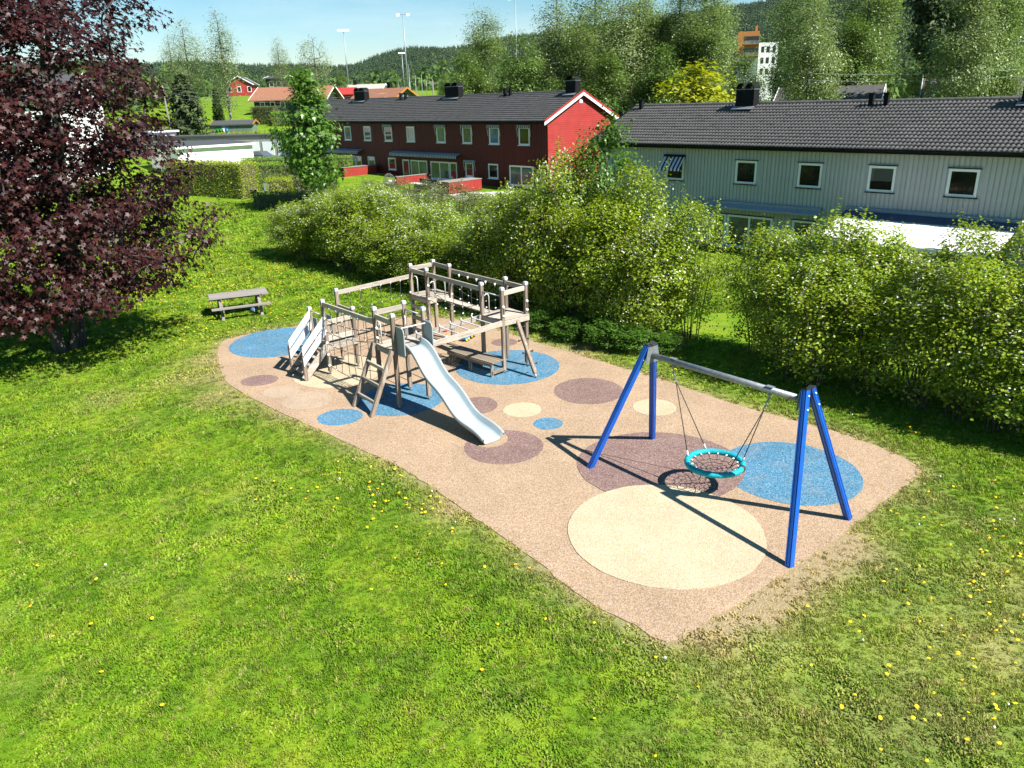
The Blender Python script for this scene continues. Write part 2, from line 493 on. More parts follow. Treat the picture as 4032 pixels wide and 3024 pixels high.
# ------------------------------------------------------------------ terrain
WD = np.array([0.682, -0.7314]); ND = np.array([0.7314, 0.682])      # along / away from the house rows

def sstep(a, b, x):
    t = np.clip((x - a) / (b - a), 0, 1)
    return t * t * (3 - 2 * t)

RISE_Y = [-400, 62, 80, 92, 104, 115, 142, 180, 230, 300, 420]
RISE_Z = [0, 0, .5, 1.0, 1.9, 3.6, 5.7, 7.6, 10.0, 9, 9]
def ground_z(x, y):
    x = np.asarray(x, float); y = np.asarray(y, float)
    w = x * WD[0] + y * WD[1]; n = x * ND[0] + y * ND[1]
    z = np.interp(y + 0.0 * x, RISE_Y, RISE_Z)
    z = z * (1 - 0.55 * sstep(-5, 40, x) * sstep(60, 110, y))
    z = z - 1.35 * sstep(22, 36, n) * sstep(-40, -35, w) * (1 - sstep(60, 90, n))
    return z

OUT = [(-9.19, 23.05), (-8.75, 21.7), (-8.29, 20.56), (-7.64, 19.37), (-6.41, 17.99), (-5.17, 16.79), (-4.06, 15.70), (-3.06, 14.76), (-2.65, 14.38), (-2.27, 13.97), (-1.75, 13.32), (-1.12, 12.49), (-0.61, 11.78), (0.1, 10.83), (0.59, 10.09), (1.15, 9.31), (1.62, 8.86), (2.01, 8.5), (2.6, 8.87), (3.24, 9.3), (4.09, 9.97), (4.77, 10.48), (5.57, 11.14), (6.52, 11.97), (7.39, 12.71), (7.85, 13.12), (7.93, 13.5), (7.61, 14.33), (7.0, 15.2), (6.23, 15.95), (5.4, 16.82), (4.57, 17.86), (3.64, 19.09), (2.55, 20.3), (1.75, 21.15), (0.6, 22.55), (-0.64, 24.1), (-1.6, 25.0), (-2.5, 25.5), (-3.6, 25.62), (-4.83, 25.53), (-6.0, 25.35), (-7.11, 25.03), (-7.86, 24.68), (-8.73, 24.16), (-9.12, 23.64)]
POLY = np.array(OUT)

def poly_dist(P):
    """signed distance to the rubber outline (negative inside)"""
    A = POLY; B = np.roll(POLY, -1, 0)
    best = np.full(len(P), 1e9); inside = np.zeros(len(P), bool)
    for a, b in zip(A, B):
        d = b - a
        t = np.clip(((P - a) @ d) / (d @ d), 0, 1)
        best = np.minimum(best, np.linalg.norm(P - (a + t[:, None] * d), axis=1))
        c = ((a[1] > P[:, 1]) != (b[1] > P[:, 1]))
        with np.errstate(divide='ignore', invalid='ignore'):
            xi = a[0] + (P[:, 1] - a[1]) * (b[0] - a[0]) / (b[1] - a[1])
        inside ^= (c & (P[:, 0] < xi))
    return np.where(inside, -best, best)

_G = {}
def vnoise(P, scale, seed):
    """smooth value noise 0..1"""
    if seed not in _G:
        _G[seed] = np.random.default_rng(seed).random((64, 64))
    g = _G[seed]
    q = P / scale
    i = np.floor(q).astype(int); f = q - i
    f = f * f * (3 - 2 * f)
    a = g[i[:, 0] % 64, i[:, 1] % 64]; b = g[(i[:, 0] + 1) % 64, i[:, 1] % 64]
    c = g[i[:, 0] % 64, (i[:, 1] + 1) % 64]; d = g[(i[:, 0] + 1) % 64, (i[:, 1] + 1) % 64]
    return (a * (1 - f[:, 0]) + b * f[:, 0]) * (1 - f[:, 1]) + (c * (1 - f[:, 0]) + d * f[:, 0]) * f[:, 1]

def dryness(P):
    """0 lush .. 1 bare dry turf: worn along the rubber edge, at the swing end and in scattered patches"""
    d = poly_dist(P)
    nz = .55 * vnoise(P, 1.3, 1) + .3 * vnoise(P, .45, 2) + .15 * vnoise(P, .18, 3)
    edge = np.exp(-np.clip(d, 0, 9) / 0.32) * (0.35 + 1.0 * nz)
    def blob(x, y, r, s):
        return s * np.exp(-((P[:, 0] - x) ** 2 + (P[:, 1] - y) ** 2) / r ** 2)
    worn = blob(4.55, 9.95, .55, .9) + blob(3.4, 9.1, .5, .8) + blob(5.6, 10.75, .5, .75) + blob(3.95, 9.4, .5, .8) + blob(2.7, 8.6, .4, .6) + blob(-8.9, 19.8, .8, .7) + blob(-9.3, 21.5, .6, .45) \
        + blob(-7.6, 18.2, .7, .4) + blob(5.6, 8.4, 1.9, .32) + blob(3.6, 7.2, 1.5, .3) + blob(7.4, 9.2, 1.8, .32) + blob(-1.2, 12.3, .5, .5) + blob(-10.5, 18.6, .8, .5) + blob(2.2, 21.5, .8, .45) + blob(-3, 26, 1.0, .3)
    patch = np.clip((nz - .60) * 1.8, 0, 1) * (.32 + .3 * sstep(2, 6, P[:, 0]) * (P[:, 1] < 13))
    return np.clip(edge * .9 + worn * (0.25 + 1.3 * nz) + patch, 0, 1)

def graded(segs):
    out = []
    for a, b, s in segs:
        out.extend(np.arange(a, b, s).tolist())
    out.append(segs[-1][1])
    return np.array(out)
gx = graded([(-900, -200, 50), (-200, -60, 10), (-60, -18, 2), (-18, 18, .3), (18, 60, 2), (60, 200, 10), (200, 900, 50)])
gy = graded([(-300, 0, 30), (0, 5, 1), (5, 34, .3), (34, 70, 1.5), (70, 160, 3), (160, 360, 10), (360, 440, 20)])
GX, GY = np.meshgrid(gx, gy)
P2 = np.stack([GX.ravel(), GY.ravel()], 1)
gz = ground_z(P2[:, 0], P2[:, 1]) - 0.014
nx, ny = len(gx), len(gy)
idx = np.arange(nx * ny).reshape(ny, nx)
faces = np.stack([idx[:-1, :-1].ravel(), idx[:-1, 1:].ravel(), idx[1:, 1:].ravel(), idx[1:, :-1].ravel()], 1)
g_me = np_mesh('ground', np.column_stack([P2, gz]), faces, True)
at = g_me.attributes.new('dry', 'FLOAT', 'POINT')
at.data.foreach_set('value', dryness(P2).astype(np.float32))

def grass_colour(nt, instancer):
    """turf colour from where the blade stands: lush, yellowish and dry straw"""
    vec = coords(nt, 'World', (1, 1, 0))
    n1 = noise(nt, vec, 0.55, 4, .6); n2 = noise(nt, vec, 2.6, 4, .6)
    a = N(nt, 'ShaderNodeMath', operation='MULTIPLY'); a.inputs[1].default_value = .55
    b = N(nt, 'ShaderNodeMath', operation='MULTIPLY_ADD'); b.inputs[1].default_value = .45
    nt.links.new(n1.outputs['Fac'], a.inputs[0]); nt.links.new(n2.outputs['Fac'], b.inputs[0]); nt.links.new(a.outputs[0], b.inputs[2])
    r = ramp(nt, [(0.085, 0.18, 0.008), (0.125, 0.235, 0.011), (0.185, 0.29, 0.015), (0.25, 0.32, 0.024)], [.36, .46, .55, .68])
    nt.links.new(b.outputs[0], r.inputs['Fac'])
    at = N(nt, 'ShaderNodeAttribute', attribute_name='dry')
    at.attribute_type = 'INSTANCER' if instancer else 'GEOMETRY'
    mx = N(nt, 'ShaderNodeMix', data_type='RGBA')
    mx.inputs['B'].default_value = (0.40, 0.32, 0.13, 1) if instancer else (0.36, 0.28, 0.16, 1)
    nt.links.new(at.outputs['Fac'], mx.inputs['Factor'])
    nt.links.new(r.outputs[0], mx.inputs['A'])
    return mx.outputs['Result']

def turf_mat():
    m, nt, p = new_mat('turf')
    c = grass_colour(nt, False)
    hs = N(nt, 'ShaderNodeHueSaturation'); hs.inputs['Value'].default_value = .8
    nt.links.new(c, hs.inputs['Color'])
    vec = coords(nt, 'World')
    n = noise(nt, vec, 38, 3)
    mr = N(nt, 'ShaderNodeMapRange'); mr.inputs['From Min'].default_value = .3; mr.inputs['From Max'].default_value = .7
    mr.inputs['To Min'].default_value = .5; mr.inputs['To Max'].default_value = .95
    nt.links.new(n.outputs['Fac'], mr.inputs['Value']); nt.links.new(mr.outputs[0], hs.inputs['Value'])
    nt.links.new(hs.outputs[0], p.inputs['Base Color'])
    p.inputs['Roughness'].default_value = .95; p.inputs['Specular IOR Level'].default_value = .1
    b = N(nt, 'ShaderNodeBump'); b.inputs['Strength'].default_value = .7; b.inputs['Distance'].default_value = .03
    nt.links.new(n.outputs['Fac'], b.inputs['Height']); nt.links.new(b.outputs[0], p.inputs['Normal'])
    return m
M['turf'] = turf_mat()
def blade_mat():
    m, nt, p = new_mat('grass_blade')
    c = grass_colour(nt, True)
    oi = N(nt, 'ShaderNodeObjectInfo')
    mr = N(nt, 'ShaderNodeMapRange'); mr.inputs['To Min'].default_value = .62; mr.inputs['To Max'].default_value = 1.4
    nt.links.new(oi.outputs['Random'], mr.inputs['Value'])
    hs = N(nt, 'ShaderNodeHueSaturation'); nt.links.new(mr.outputs[0], hs.inputs['Value']); nt.links.new(c, hs.inputs['Color'])
    nt.links.new(hs.outputs[0], p.inputs['Base Color'])
    p.inputs['Roughness'].default_value = .6; p.inputs['Specular IOR Level'].default_value = .15
    t = N(nt, 'ShaderNodeBsdfTranslucent'); nt.links.new(hs.outputs[0], t.inputs['Color'])
    mx = N(nt, 'ShaderNodeMixShader'); mx.inputs[0].default_value = .3
    nt.links.new(p.outputs[0], mx.inputs[1]); nt.links.new(t.outputs[0], mx.inputs[2])
    nt.links.new(mx.outputs[0], nt.nodes['Material Output'].inputs['Surface'])
    return m
M['blade'] = blade_mat()
ground = link_mesh('ground', g_me, M['turf'])
tag(ground, kind='structure')

# hills around the valley: crest heights by bearing
AZ = [-60, -31, -27, -18.3, -11.8, -10.1, -8.3, -6.6, -4.8, -2.2, 0.7, 2.1, 9, 15.6, 18.8, 24.6, 31.6, 60]
CR = [70, 64, 64, 62, 53, 58, 71, 78, 80, 82, 94, 97, 112, 126, 138, 149, 155, 170]
def hill_z(az, r):
    cr = np.interp(az, AZ, CR)
    near = ground_z(r * np.sin(np.radians(az)), np.minimum(r, 420) * np.cos(np.radians(az)))
    base = near * 0 + 8.5
    t = sstep(420, 1500, r)
    bumps = 3 * np.sin(az * .9 + r * .006) * sstep(500, 800, r) * (1 - sstep(1200, 1500, r))
    z = base + (cr - 8.5) * t ** 1.1 + bumps
    z = np.where(r > 1500, cr - (r - 1500) * .03, z)
    return z
haz = np.linspace(-58, 58, 117); hr = np.concatenate([np.linspace(360, 1500, 58), np.linspace(1560, 2600, 10)])
HA, HR = np.meshgrid(haz, hr)
hz = hill_z(HA.ravel(), HR.ravel())
hz = np.where(HR.ravel() < 420, hz - 2.5, hz)
hv = np.column_stack([HR.ravel() * np.sin(np.radians(HA.ravel())), HR.ravel() * np.cos(np.radians(HA.ravel())), hz])
hi = np.arange(hv.shape[0]).reshape(len(hr), len(haz))
hf = np.stack([hi[:-1, :-1].ravel(), hi[:-1, 1:].ravel(), hi[1:, 1:].ravel(), hi[1:, :-1].ravel()], 1)
M['hillside'] = pmat('hillside_scrub', [(0.03, 0.06, 0.02), (0.06, 0.10, 0.03), (0.10, 0.14, 0.045)], .012, .95, kind='World', spec=.1)
tag(link_mesh('hills', np_mesh('hills', hv, hf, True), M['hillside']), kind='structure')

# rubber safety surface with its coloured discs
def slab(name, pts, z0, z1, mat, parent=None):
    n = len(pts)
    mb = MB()
    mb.add([(x, y, z0) for x, y in pts] + [(x, y, z1) for x, y in pts],
           [tuple(range(n, 2 * n))] + [(i, (i + 1) % n, n + (i + 1) % n, n + i) for i in range(n)])
    return mb.build(name, mat, parent)
def fine_outline(pts, sub=4, wob=.013, seed=3):
    rg = np.random.default_rng(seed)
    P = np.array(pts); out = []
    n = len(P)
    for i in range(n):
        p0, p1, p2, p3 = P[i - 1], P[i], P[(i + 1) % n], P[(i + 2) % n]
        for k in range(sub):
            t = k / sub
            q = .5 * ((2 * p1) + (-p0 + p2) * t + (2 * p0 - 5 * p1 + 4 * p2 - p3) * t * t + (-p0 + 3 * p1 - 3 * p2 + p3) * t ** 3)
            out.append(tuple(q + rg.normal(0, wob, 2)))
    return out
rubber = slab('rubber_surface', fine_outline(OUT), -.06, 0.0, M['rub_tan'])
tag(rubber, 'tan rubber safety surface of the playground', kind='structure')
DISCS = [  # name, x, y, rx, ry, material, layer, label
 ('blue_disc', -7.35, 23.2, 1.5, 1.6, 'rub_blue', 1, 'blue rubber disc at the left tip of the surface'),
 ('brown_disc', -6.89, 19.61, .5, .43, 'rub_brown', 1, 'small brown rubber disc near the left edge'),
 ('cream_disc', -6.04, 18.67, .48, .45, 'rub_worn', 1, None), ('cream_disc', -5.2, 17.98, .62, .6, 'rub_worn', 1, None),
 ('cream_disc', -4.85, 20.2, 1.25, 1.35, 'rub_cream', 1, 'cream rubber disc under the climbing net'),
 ('blue_disc', -2.81, 17.9, 1.08, 1.12, 'rub_blue', 1, 'blue rubber disc under the slide tower'),
 ('blue_disc', -4.13, 16.83, .54, .5, 'rub_blue', 1, None), ('blue_disc', -.11, 20.15, 1.45, 1.47, 'rub_blue', 1, 'blue rubber disc under the low bench'),
 ('brown_disc', -.83, 17.31, .46, .55, 'rub_brown', 1, None), ('cream_disc', .23, 16.93, .46, .46, 'rub_cream', 1, None),
 ('blue_disc', .8, 16.05, .34, .34, 'rub_blue', 1, 'smallest blue rubber disc'), ('brown_disc', -.22, 14.9, .85, .86, 'rub_brown', 1, 'brown rubber disc at the foot of the slide'),
 ('tan_disc', -.55, 15.3, .42, .43, 'rub_tan', 2, None), ('brown_disc', 1.94, 18.07, .88, .92, 'rub_brown', 1, None),
 ('cream_disc', 3.39, 16.84, .51, .52, 'rub_cream', 1, None), ('blue_disc', 5.4, 13.36, 1.32, 1.36, 'rub_blue', 1, 'blue rubber disc behind the basket swing'),
 ('brown_disc', 2.93, 13.82, 1.66, 1.58, 'rub_brown', 2, 'large brown rubber disc under the basket swing'),
 ('cream_disc', 2.54, 11.3, 1.66, 1.66, 'rub_cream', 3, 'large cream rubber disc in front of the swing'),
 ('brown_disc', -.19, 22.4, .4, .39, 'rub_brown', 1, None)]
for nm, x, y, rx, ry, mt, ly, lb in DISCS:
    pts = [(x + rx * math.cos(t) * (1 + random.gauss(0, .004)), y + ry * math.sin(t) * (1 + random.gauss(0, .004))) for t in np.linspace(0, 2 * math.pi, 72, endpoint=False)]
    o = slab(nm, pts, -.01, .004 * ly, M[mt], rubber)
    if lb: o['label'] = lb

# ------------------------------------------------------------------ scattered growth (geometry nodes)
def scatter(name, pts, scale, rot, mesh_objs, which, attrs, label, cat):
    """one object whose points carry copies of a few small meshes"""
    me = bpy.data.meshes.new(name)
    me.vertices.add(len(pts))
    me.vertices.foreach_set('co', np.asarray(pts, np.float32).ravel())
    def att(n, v, t='FLOAT'):
        a = me.attributes.new(n, t, 'POINT'); a.data.foreach_set('value', np.asarray(v))
    att('isc', np.asarray(scale, np.float32)); att('irot', np.asarray(rot, np.float32)); att('iw', np.asarray(which, np.int32), 'INT')
    for k, v in attrs.items(): att(k, np.asarray(v, np.float32))
    o = bpy.data.objects.new(name, me); col.objects.link(o)
    ng = bpy.data.node_groups.new(name, 'GeometryNodeTree')
    ng.interface.new_socket('Geometry', in_out='INPUT', socket_type='NodeSocketGeometry')
    ng.interface.new_socket('Geometry', in_out='OUTPUT', socket_type='NodeSocketGeometry')
    gi = ng.nodes.new('NodeGroupInput'); go = ng.nodes.new('NodeGroupOutput')
    jn = ng.nodes.new('GeometryNodeJoinGeometry')
    def named(n, t='FLOAT'):
        q = ng.nodes.new('GeometryNodeInputNamedAttribute'); q.data_type = t; q.inputs['Name'].default_value = n
        return q.outputs['Attribute']
    cx = ng.nodes.new('ShaderNodeCombineXYZ'); ng.links.new(named('irot'), cx.inputs['Z'])
    for i, mo in enumerate(mesh_objs):
        ip = ng.nodes.new('GeometryNodeInstanceOnPoints')
        oi = ng.nodes.new('GeometryNodeObjectInfo'); oi.inputs['Object'].default_value = mo
        oi.inputs['As Instance'].default_value = True
        cmpn = ng.nodes.new('FunctionNodeCompare'); cmpn.data_type = 'INT'; cmpn.operation = 'EQUAL'
        ng.links.new(named('iw', 'INT'), [s for s in cmpn.inputs if s.enabled][0])
        [s for s in cmpn.inputs if s.enabled][1].default_value = i
        ng.links.new(gi.outputs[0], ip.inputs['Points'])
        ng.links.new(cmpn.outputs[0], ip.inputs['Selection'])
        ng.links.new(oi.outputs['Geometry'], ip.inputs['Instance'])
        ng.links.new(cx.outputs[0], ip.inputs['Rotation'])
        ng.links.new(named('isc'), ip.inputs['Scale'])
        ng.links.new(ip.outputs[0], jn.inputs[0])
    ng.links.new(jn.outputs[0], go.inputs[0])
    md = o.modifiers.new('scatter', 'NODES'); md.node_group = ng
    tag(o, label, cat, kind='stuff')
    return o

def loose(name, mb_or_me, mat):
    """a source mesh for scatter(); not linked into the scene"""
    me = mb_or_me.mesh(name) if isinstance(mb_or_me, MB) else mb_or_me
    me.materials.append(mat)
    return bpy.data.objects.new(name, me)

def tuft(seed, nb=16, spread=.05, h=(.022, .048), w=.0055):
    rg = random.Random(seed)
    mb = MB()
    for _ in range(nb):
        a = rg.uniform(0, 6.283); r = spread * math.sqrt(rg.random())
        x, y = r * math.cos(a), r * math.sin(a)
        b = rg.uniform(0, 6.283); hh = rg.uniform(*h); lean = rg.uniform(.25, 1.0) * hh
        dx, dy = math.cos(b), math.sin(b); sx, sy = -dy * w, dx * w
        mb.add([(x - sx, y - sy, -.006), (x + sx, y + sy, -.006), (x + dx * lean * .4 + sx * .8, y + dy * lean * .4 + sy * .8, hh * .62), (x + dx * lean * .4 - sx * .8, y + dy * lean * .4 - sy * .8, hh * .62), (x + dx * lean, y + dy * lean, hh)],
               [(0, 1, 2, 3), (3, 2, 4)])
    return mb
tufts = [loose('tuft', tuft(s), M['blade']) for s in (1, 2, 3)] + [loose('weed_tuft', tuft(9, 9, .06, (.02, .04), .014), M['blade'])]
def lawn_points():
    out = []
    for y0, y1, dens, sc in ((5.5, 9, 330, .85), (9, 12, 300, .9), (12, 16, 210, 1.05), (16, 21, 140, 1.2), (21, 28, 80, 1.5), (28, 40, 36, 2.0), (40, 62, 13, 3.0)):
        hw0 = max(4.0, y1 * .74 + 1.2)
        n = int((2 * hw0) * (y1 - y0) * dens)
        p = np.column_stack([rng.uniform(-hw0, hw0, n), rng.uniform(y0, y1, n)])
        hwp = p[:, 1] * .74 + 1.2
        p = p[(np.abs(p[:, 0]) < hwp)]
        nn = p @ ND
        p = p[(nn < 19.5) | (p[:, 1] > 25)]
        out.append(np.column_stack([p, np.full(len(p), sc)]))
    q = np.concatenate(out)
    d = poly_dist(q[:, :2])
    q = q[d > -.05 + .14 * rng.random(len(q)) ** 2 + .05 * (vnoise(q[:, :2], .35, 19) - .5)]
    dr = dryness(q[:, :2])
    keep = rng.random(len(q)) > np.clip((dr - .35) * 1.15, 0, .8)
    return q[keep], dr[keep]
LQ, LD = lawn_points()
LZ = ground_z(LQ[:, 0], LQ[:, 1]) - .014
hn = .6 + .8 * vnoise(LQ[:, :2], .5, 11)
grass = scatter('grass', np.column_stack([LQ[:, :2], LZ]), LQ[:, 2] * hn * rng.uniform(.75, 1.25, len(LQ)), rng.uniform(0, 6.28, len(LQ)), tufts,
                np.where(vnoise(LQ[:, :2], .8, 13) > .66, 3, rng.integers(0, 3, len(LQ))), {'dry': np.clip(LD + rng.normal(0, .09, len(LD)) + (rng.random(len(LD)) < .1) * rng.uniform(.15, .7, len(LD)), 0, 1)},
                'short green lawn grass with yellowish and dry patches', 'grass')
# ------------------------------------------------------------------ climbing frame
CF = empty('climbing_frame', (-2.73, 17.27, 0), math.atan2(-.7947, .607),
           'weathered wooden climbing frame with four towers, nets and a pale wavy slide', 'climbing frame')
def groove_prof(a=.048, g=.007):
    """square post section with two milled grooves in every face"""
    q = []
    for k in range(4):
        c, s = math.cos(k * math.pi / 2), math.sin(k * math.pi / 2)
        f = [(-a + .008, -a), (-.5 * a - g, -a), (-.5 * a, -a + .012), (-.5 * a + g, -a), (.5 * a - g, -a), (.5 * a, -a + .012), (.5 * a + g, -a), (a - .008, -a)]
        q += [(x * c - y * s, x * s + y * c) for x, y in f]
    return q
GP = groove_prof()
PO = dict(A1=(-3.5, -.2, 2.12), A2=(-4.39, -.22, 1.75), A3=(-4.43, .65, 2.12), A4=(-3.57, .69, 1.75),
          B1=(-.88, -.03, 2.38), B2=(0, -.03, 2.38), B3=(-.91, .81, 2.38), B4=(-.03, .83, 2.38),
          C1=(-4.8, 3.32, 2.38), C2=(-3.87, 3.32, 2.38), C3=(-4.83, 4.16, 2.38), C4=(-3.9, 4.15, 2.38),
          D1=(-1.17, 3.38, 2.38), D2=(-.3, 3.42, 2.38), D3=(-1.25, 4.26, 2.38), D4=(-.38, 4.28, 2.38))
for k, (x, y, h) in PO.items():
    p = MB().sweep((x, y, .1), (x, y, h - .05), GP).build('post', M['wood_z'], CF)
    a = .053
    mb = MB()
    mb.add([(x + sx * a, y + sy * a, z) for z in (h - .07, h - .02) for sx, sy in ((-1, -1), (1, -1), (1, 1), (-1, 1))]
           + [(x + sx * a * .75, y + sy * a * .75, h + .012) for sx, sy in ((-1, -1), (1, -1), (1, 1), (-1, 1))],
           [(0, 1, 5, 4), (1, 2, 6, 5), (2, 3, 7, 6), (3, 0, 4, 7), (4, 5, 9, 8), (5, 6, 10, 9), (6, 7, 11, 10), (7, 4, 8, 11), (8, 9, 10, 11)])
    mb.build('cap', M['cap'], p)
    MB().tube([(x, y, -.01), (x, y, .12)], .03, 8).build('foot', M['steel'], p)

def P(k, z, dx=0, dy=0):
    return (PO[k][0] + dx, PO[k][1] + dy, z)
def rail(p0, p1, name='rail', h=.13, w=.042, mat=None):
    d = V(p1) - V(p0)
    mt = mat or (M['wood_x'] if abs(d.x) > abs(d.y) else M['wood_y'])
    return MB().beam(p0, p1, w, h).build(name, mt, CF)
def bar(p0, p1, name='bar', r=.018):
    return MB().tube([p0, p1], r, 8).build(name, M['tube'], CF)
i_ = .05
# boards round the towers
rail(P('B1', 2.24, -.0, .05), P('B3', 2.24, 0, -.05))
rail(P('B1', 2.16, .05, 0), P('B2', 2.16, -.05, 0))
bar(P('B3', 2.18, .04, 0), P('B4', 2.18, -.04, 0))
rail(P('C1', 2.24, 0, .05), P('C3', 2.24, 0, -.05)); rail(P('C3', 2.26, .05, 0), P('C4', 2.26, -.05, 0)); rail(P('C1', 2.2, .05, 0), P('C2', 2.2, -.05, 0))
rail(P('C2', 2.2, .05, 0), P('D1', 2.2, -.05, 0), 'long_rail'); rail(P('C4', 2.16, -.1, .07), P('D3', 2.16, .03, .07), 'long_rail')
rail(P('D3', 2.22, .05, 0), P('D4', 2.22, -.05, 0)); rail(P('D2', 2.22, 0, .05), P('D4', 2.22, 0, -.05)); bar(P('D1', 2.14, .04, 0), P('D2', 2.14, -.04, 0))
rail(P('A1', 2.0, .05, 0), P('B1', 2.0, -.05, 0), 'long_rail'); rail(P('A3', 2.0, 0, .05), P('C1', 2.0, 0, -.05), 'long_rail')
rail(P('A3', 1.62, .05, 0), P('A4', 1.62, -.05, 0)); bar(P('A2', 1.66, .04, 0), P('A1', 1.66, -.04, 0))

# platforms made of planks
def platform(ks, z, along='y', n=8):
    xs = [PO[k][0] for k in ks]; ys = [PO[k][1] for k in ks]
    x0, x1, y0, y1 = min(xs) - .02, max(xs) + .02, min(ys) - .02, max(ys) + .02
    fr = MB()
    for a, b in (((x0, y0), (x1, y0)), ((x1, y0), (x1, y1)), ((x1, y1), (x0, y1)), ((x0, y1), (x0, y0))):
        fr.beam((*a, z - .1), (*b, z - .1), .04, .13)
    f = fr.build('platform', M['wood_x'], CF)
    w = (x1 - x0) / n
    for i in range(n):
        MB().beam((x0 + w * (i + .5), y0 - .02, z - .015), (x0 + w * (i + .5), y1 + .02, z - .015), w - .012, .03).build('plank', M['wood_deck'], f)
platform(('B1', 'B2', 'B3', 'B4'), 1.48); platform(('C1', 'C2', 'C3', 'C4'), 1.46); platform(('D1', 'D2', 'D3', 'D4'), 1.5); platform(('A1', 'A2', 'A3', 'A4'), .87)

# low tower: slatted side and stairs with white rails
rail(P('A1', 1.48, .0, .05), P('A4', 1.48, 0, -.05)); rail(P('A1', 1.02, 0, .05), P('A4', 1.02, 0, -.05), 'rail', .14)
for i in range(5):
    t = (i + .6) / 5.2
    x = PO['A1'][0] + (PO['A4'][0] - PO['A1'][0]) * t - .04; y = PO['A1'][1] + (PO['A4'][1] - PO['A1'][1]) * t
    MB().beam((x, y, .98), (x, y, 1.52), .022, .1, up=(0, 1, 0)).build('slat', M['wood_z'], CF)
for sx, kx in ((-3.46, 'A1'), (-4.36, 'A2')):
    nw = MB().sweep((sx, -.93, .02), (sx, -.93, .78), GP).build('newel_post', M['wood_z'], CF)
    MB().beam((sx, -.97, .05), (sx, -.2, .86), .045, .2).build('stringer', M['wood_y'], CF)
    for dz, in ((.16,), (-.14,)):
        q = MB()
        z0, z1 = .66 + dz, 1.42 + dz
        xo = sx + .05
        q.add([(xo + e, y, z) for e in (0, .018) for y, z in ((-.97, z0 - .1), (-.25, z1 - .1), (-.25, z1 + .14), (-.97, z0 + .14))],
              [(3, 2, 1, 0), (4, 5, 6, 7), (0, 1, 5, 4), (1, 2, 6, 5), (2, 3, 7, 6), (3, 0, 4, 7)])
        q.build('side_panel', M['white_panel'], CF)
for i in range(4):
    t = (i + .5) / 4.4
    MB().beam((-4.34, -.93 + .72 * t, .86 * t + .06), (-3.48, -.93 + .72 * t, .86 * t + .06), .2, .035).build('tread', M['wood_deck'], CF)

# slides
def chute(name, path, vc0, vc1, w, sh, mat):
    """path of (u, z); a rounded channel with raised rolled sides"""
    prof = []
    for s in (-1, 1):
        e = [(w / 2 + .05, sh - .07), (w / 2 + .05, sh), (w / 2 + .02, sh + .02), (w / 2, sh - .005), (w / 2 - .02, .06), (w / 2 - .06, .012), (w / 2 - .12, 0)]
        prof += [(s * a, b) for a, b in (e if s < 0 else reversed(e))]
    pr = np.array(path, float)
    d = np.concatenate([[0], np.cumsum(np.linalg.norm(np.diff(pr, axis=0), axis=1))])
    m = 44
    tt = np.linspace(0, d[-1], m)
    def cr(c):
        v = np.interp(tt, d, pr[:, c])
        for _ in range(6):
            v[1:-1] = .25 * v[:-2] + .5 * v[1:-1] + .25 * v[2:]
        return v
    us, zs = cr(0), cr(1)
    vs = []; fs = []; n = len(prof)
    for i in range(m):
        du = us[min(i + 1, m - 1)] - us[max(i - 1, 0)]; dz = zs[min(i + 1, m - 1)] - zs[max(i - 1, 0)]
        L = math.hypot(du, dz); nu, nz = -dz / L, du / L
        if nz < 0: nu, nz = -nu, -nz
        vc = vc0 + (vc1 - vc0) * i / (m - 1)
        for a, b in prof:
            vs.append((us[i] + nu * b, vc + a, zs[i] + nz * b))
    for i in range(m - 1):
        for k in range(n - 1):
            fs.append((i * n + k, i * n + k + 1, (i + 1) * n + k + 1, (i + 1) * n + k))
    mb = MB(); mb.add(vs, fs, smooth=True)
    o = mb.build(name, mat, CF)
    md = o.modifiers.new('thick', 'SOLIDIFY'); md.thickness = .02; md.offset = 1
    return o
chute('slide', [(.0, 1.5), (.22, 1.5), (.42, 1.42), (.62, 1.22), (.85, .98), (1.1, .82), (1.4, .72), (1.62, .6), (1.85, .4), (2.1, .24), (2.4, .17), (2.75, .15), (3.05, .07), (3.1, .03)], .42, .48, .5, .17, M['slide'])
chute('small_slide', [(-4.42, .88), (-4.6, .87), (-4.85, .7), (-5.2, .38), (-5.55, .16), (-5.95, .12), (-6.05, .08)], .2, .2, .42, .15, M['grey_panel'])
for yy in (.02, .80):
    q = MB(); x0, x1 = .03, .40
    ys = (yy - .012, yy + .012)
    pr = [(x0, 1.38), (x1 - .04, 1.38), (x1, 1.44), (x1, 1.98), (x1 - .03, 2.06), (x1 - .1, 2.09), (x0, 2.09)]
    n = len(pr)
    q.add([(x, ys[0], z) for x, z in pr] + [(x, ys[1], z) for x, z in pr], [tuple(reversed(range(n))), tuple(range(n, 2 * n))] + [(i, (i + 1) % n, n + (i + 1) % n, n + i) for i in range(n)])
    q.build('slide_side_panel', M['grey_panel'], CF)
bar((.12, .02, 2.03), (.12, .8, 2.03))
for yy in (.0, .44):
    q = MB(); ys = (-.02 + yy, .0 + yy)
    q.box(-4.78, -4.46, ys[0], ys[1], .84, 1.36).build('slide_side_panel', M['grey_panel'], CF)

# ladder against the slide tower
for x in (-.9, .0):
    MB().sweep((x, -.80, .0), (x, -.11, 1.5), GP).build('ladder_rail', M['wood_z'], CF)
for t in (.2, .45, .7):
    MB().beam((-.86, -.80 + .69 * t, 1.5 * t), (-.04, -.80 + .69 * t, 1.5 * t), .045, .13, up=(0, -.4, .9)).build('ladder_rung', M['wood_x'], CF)

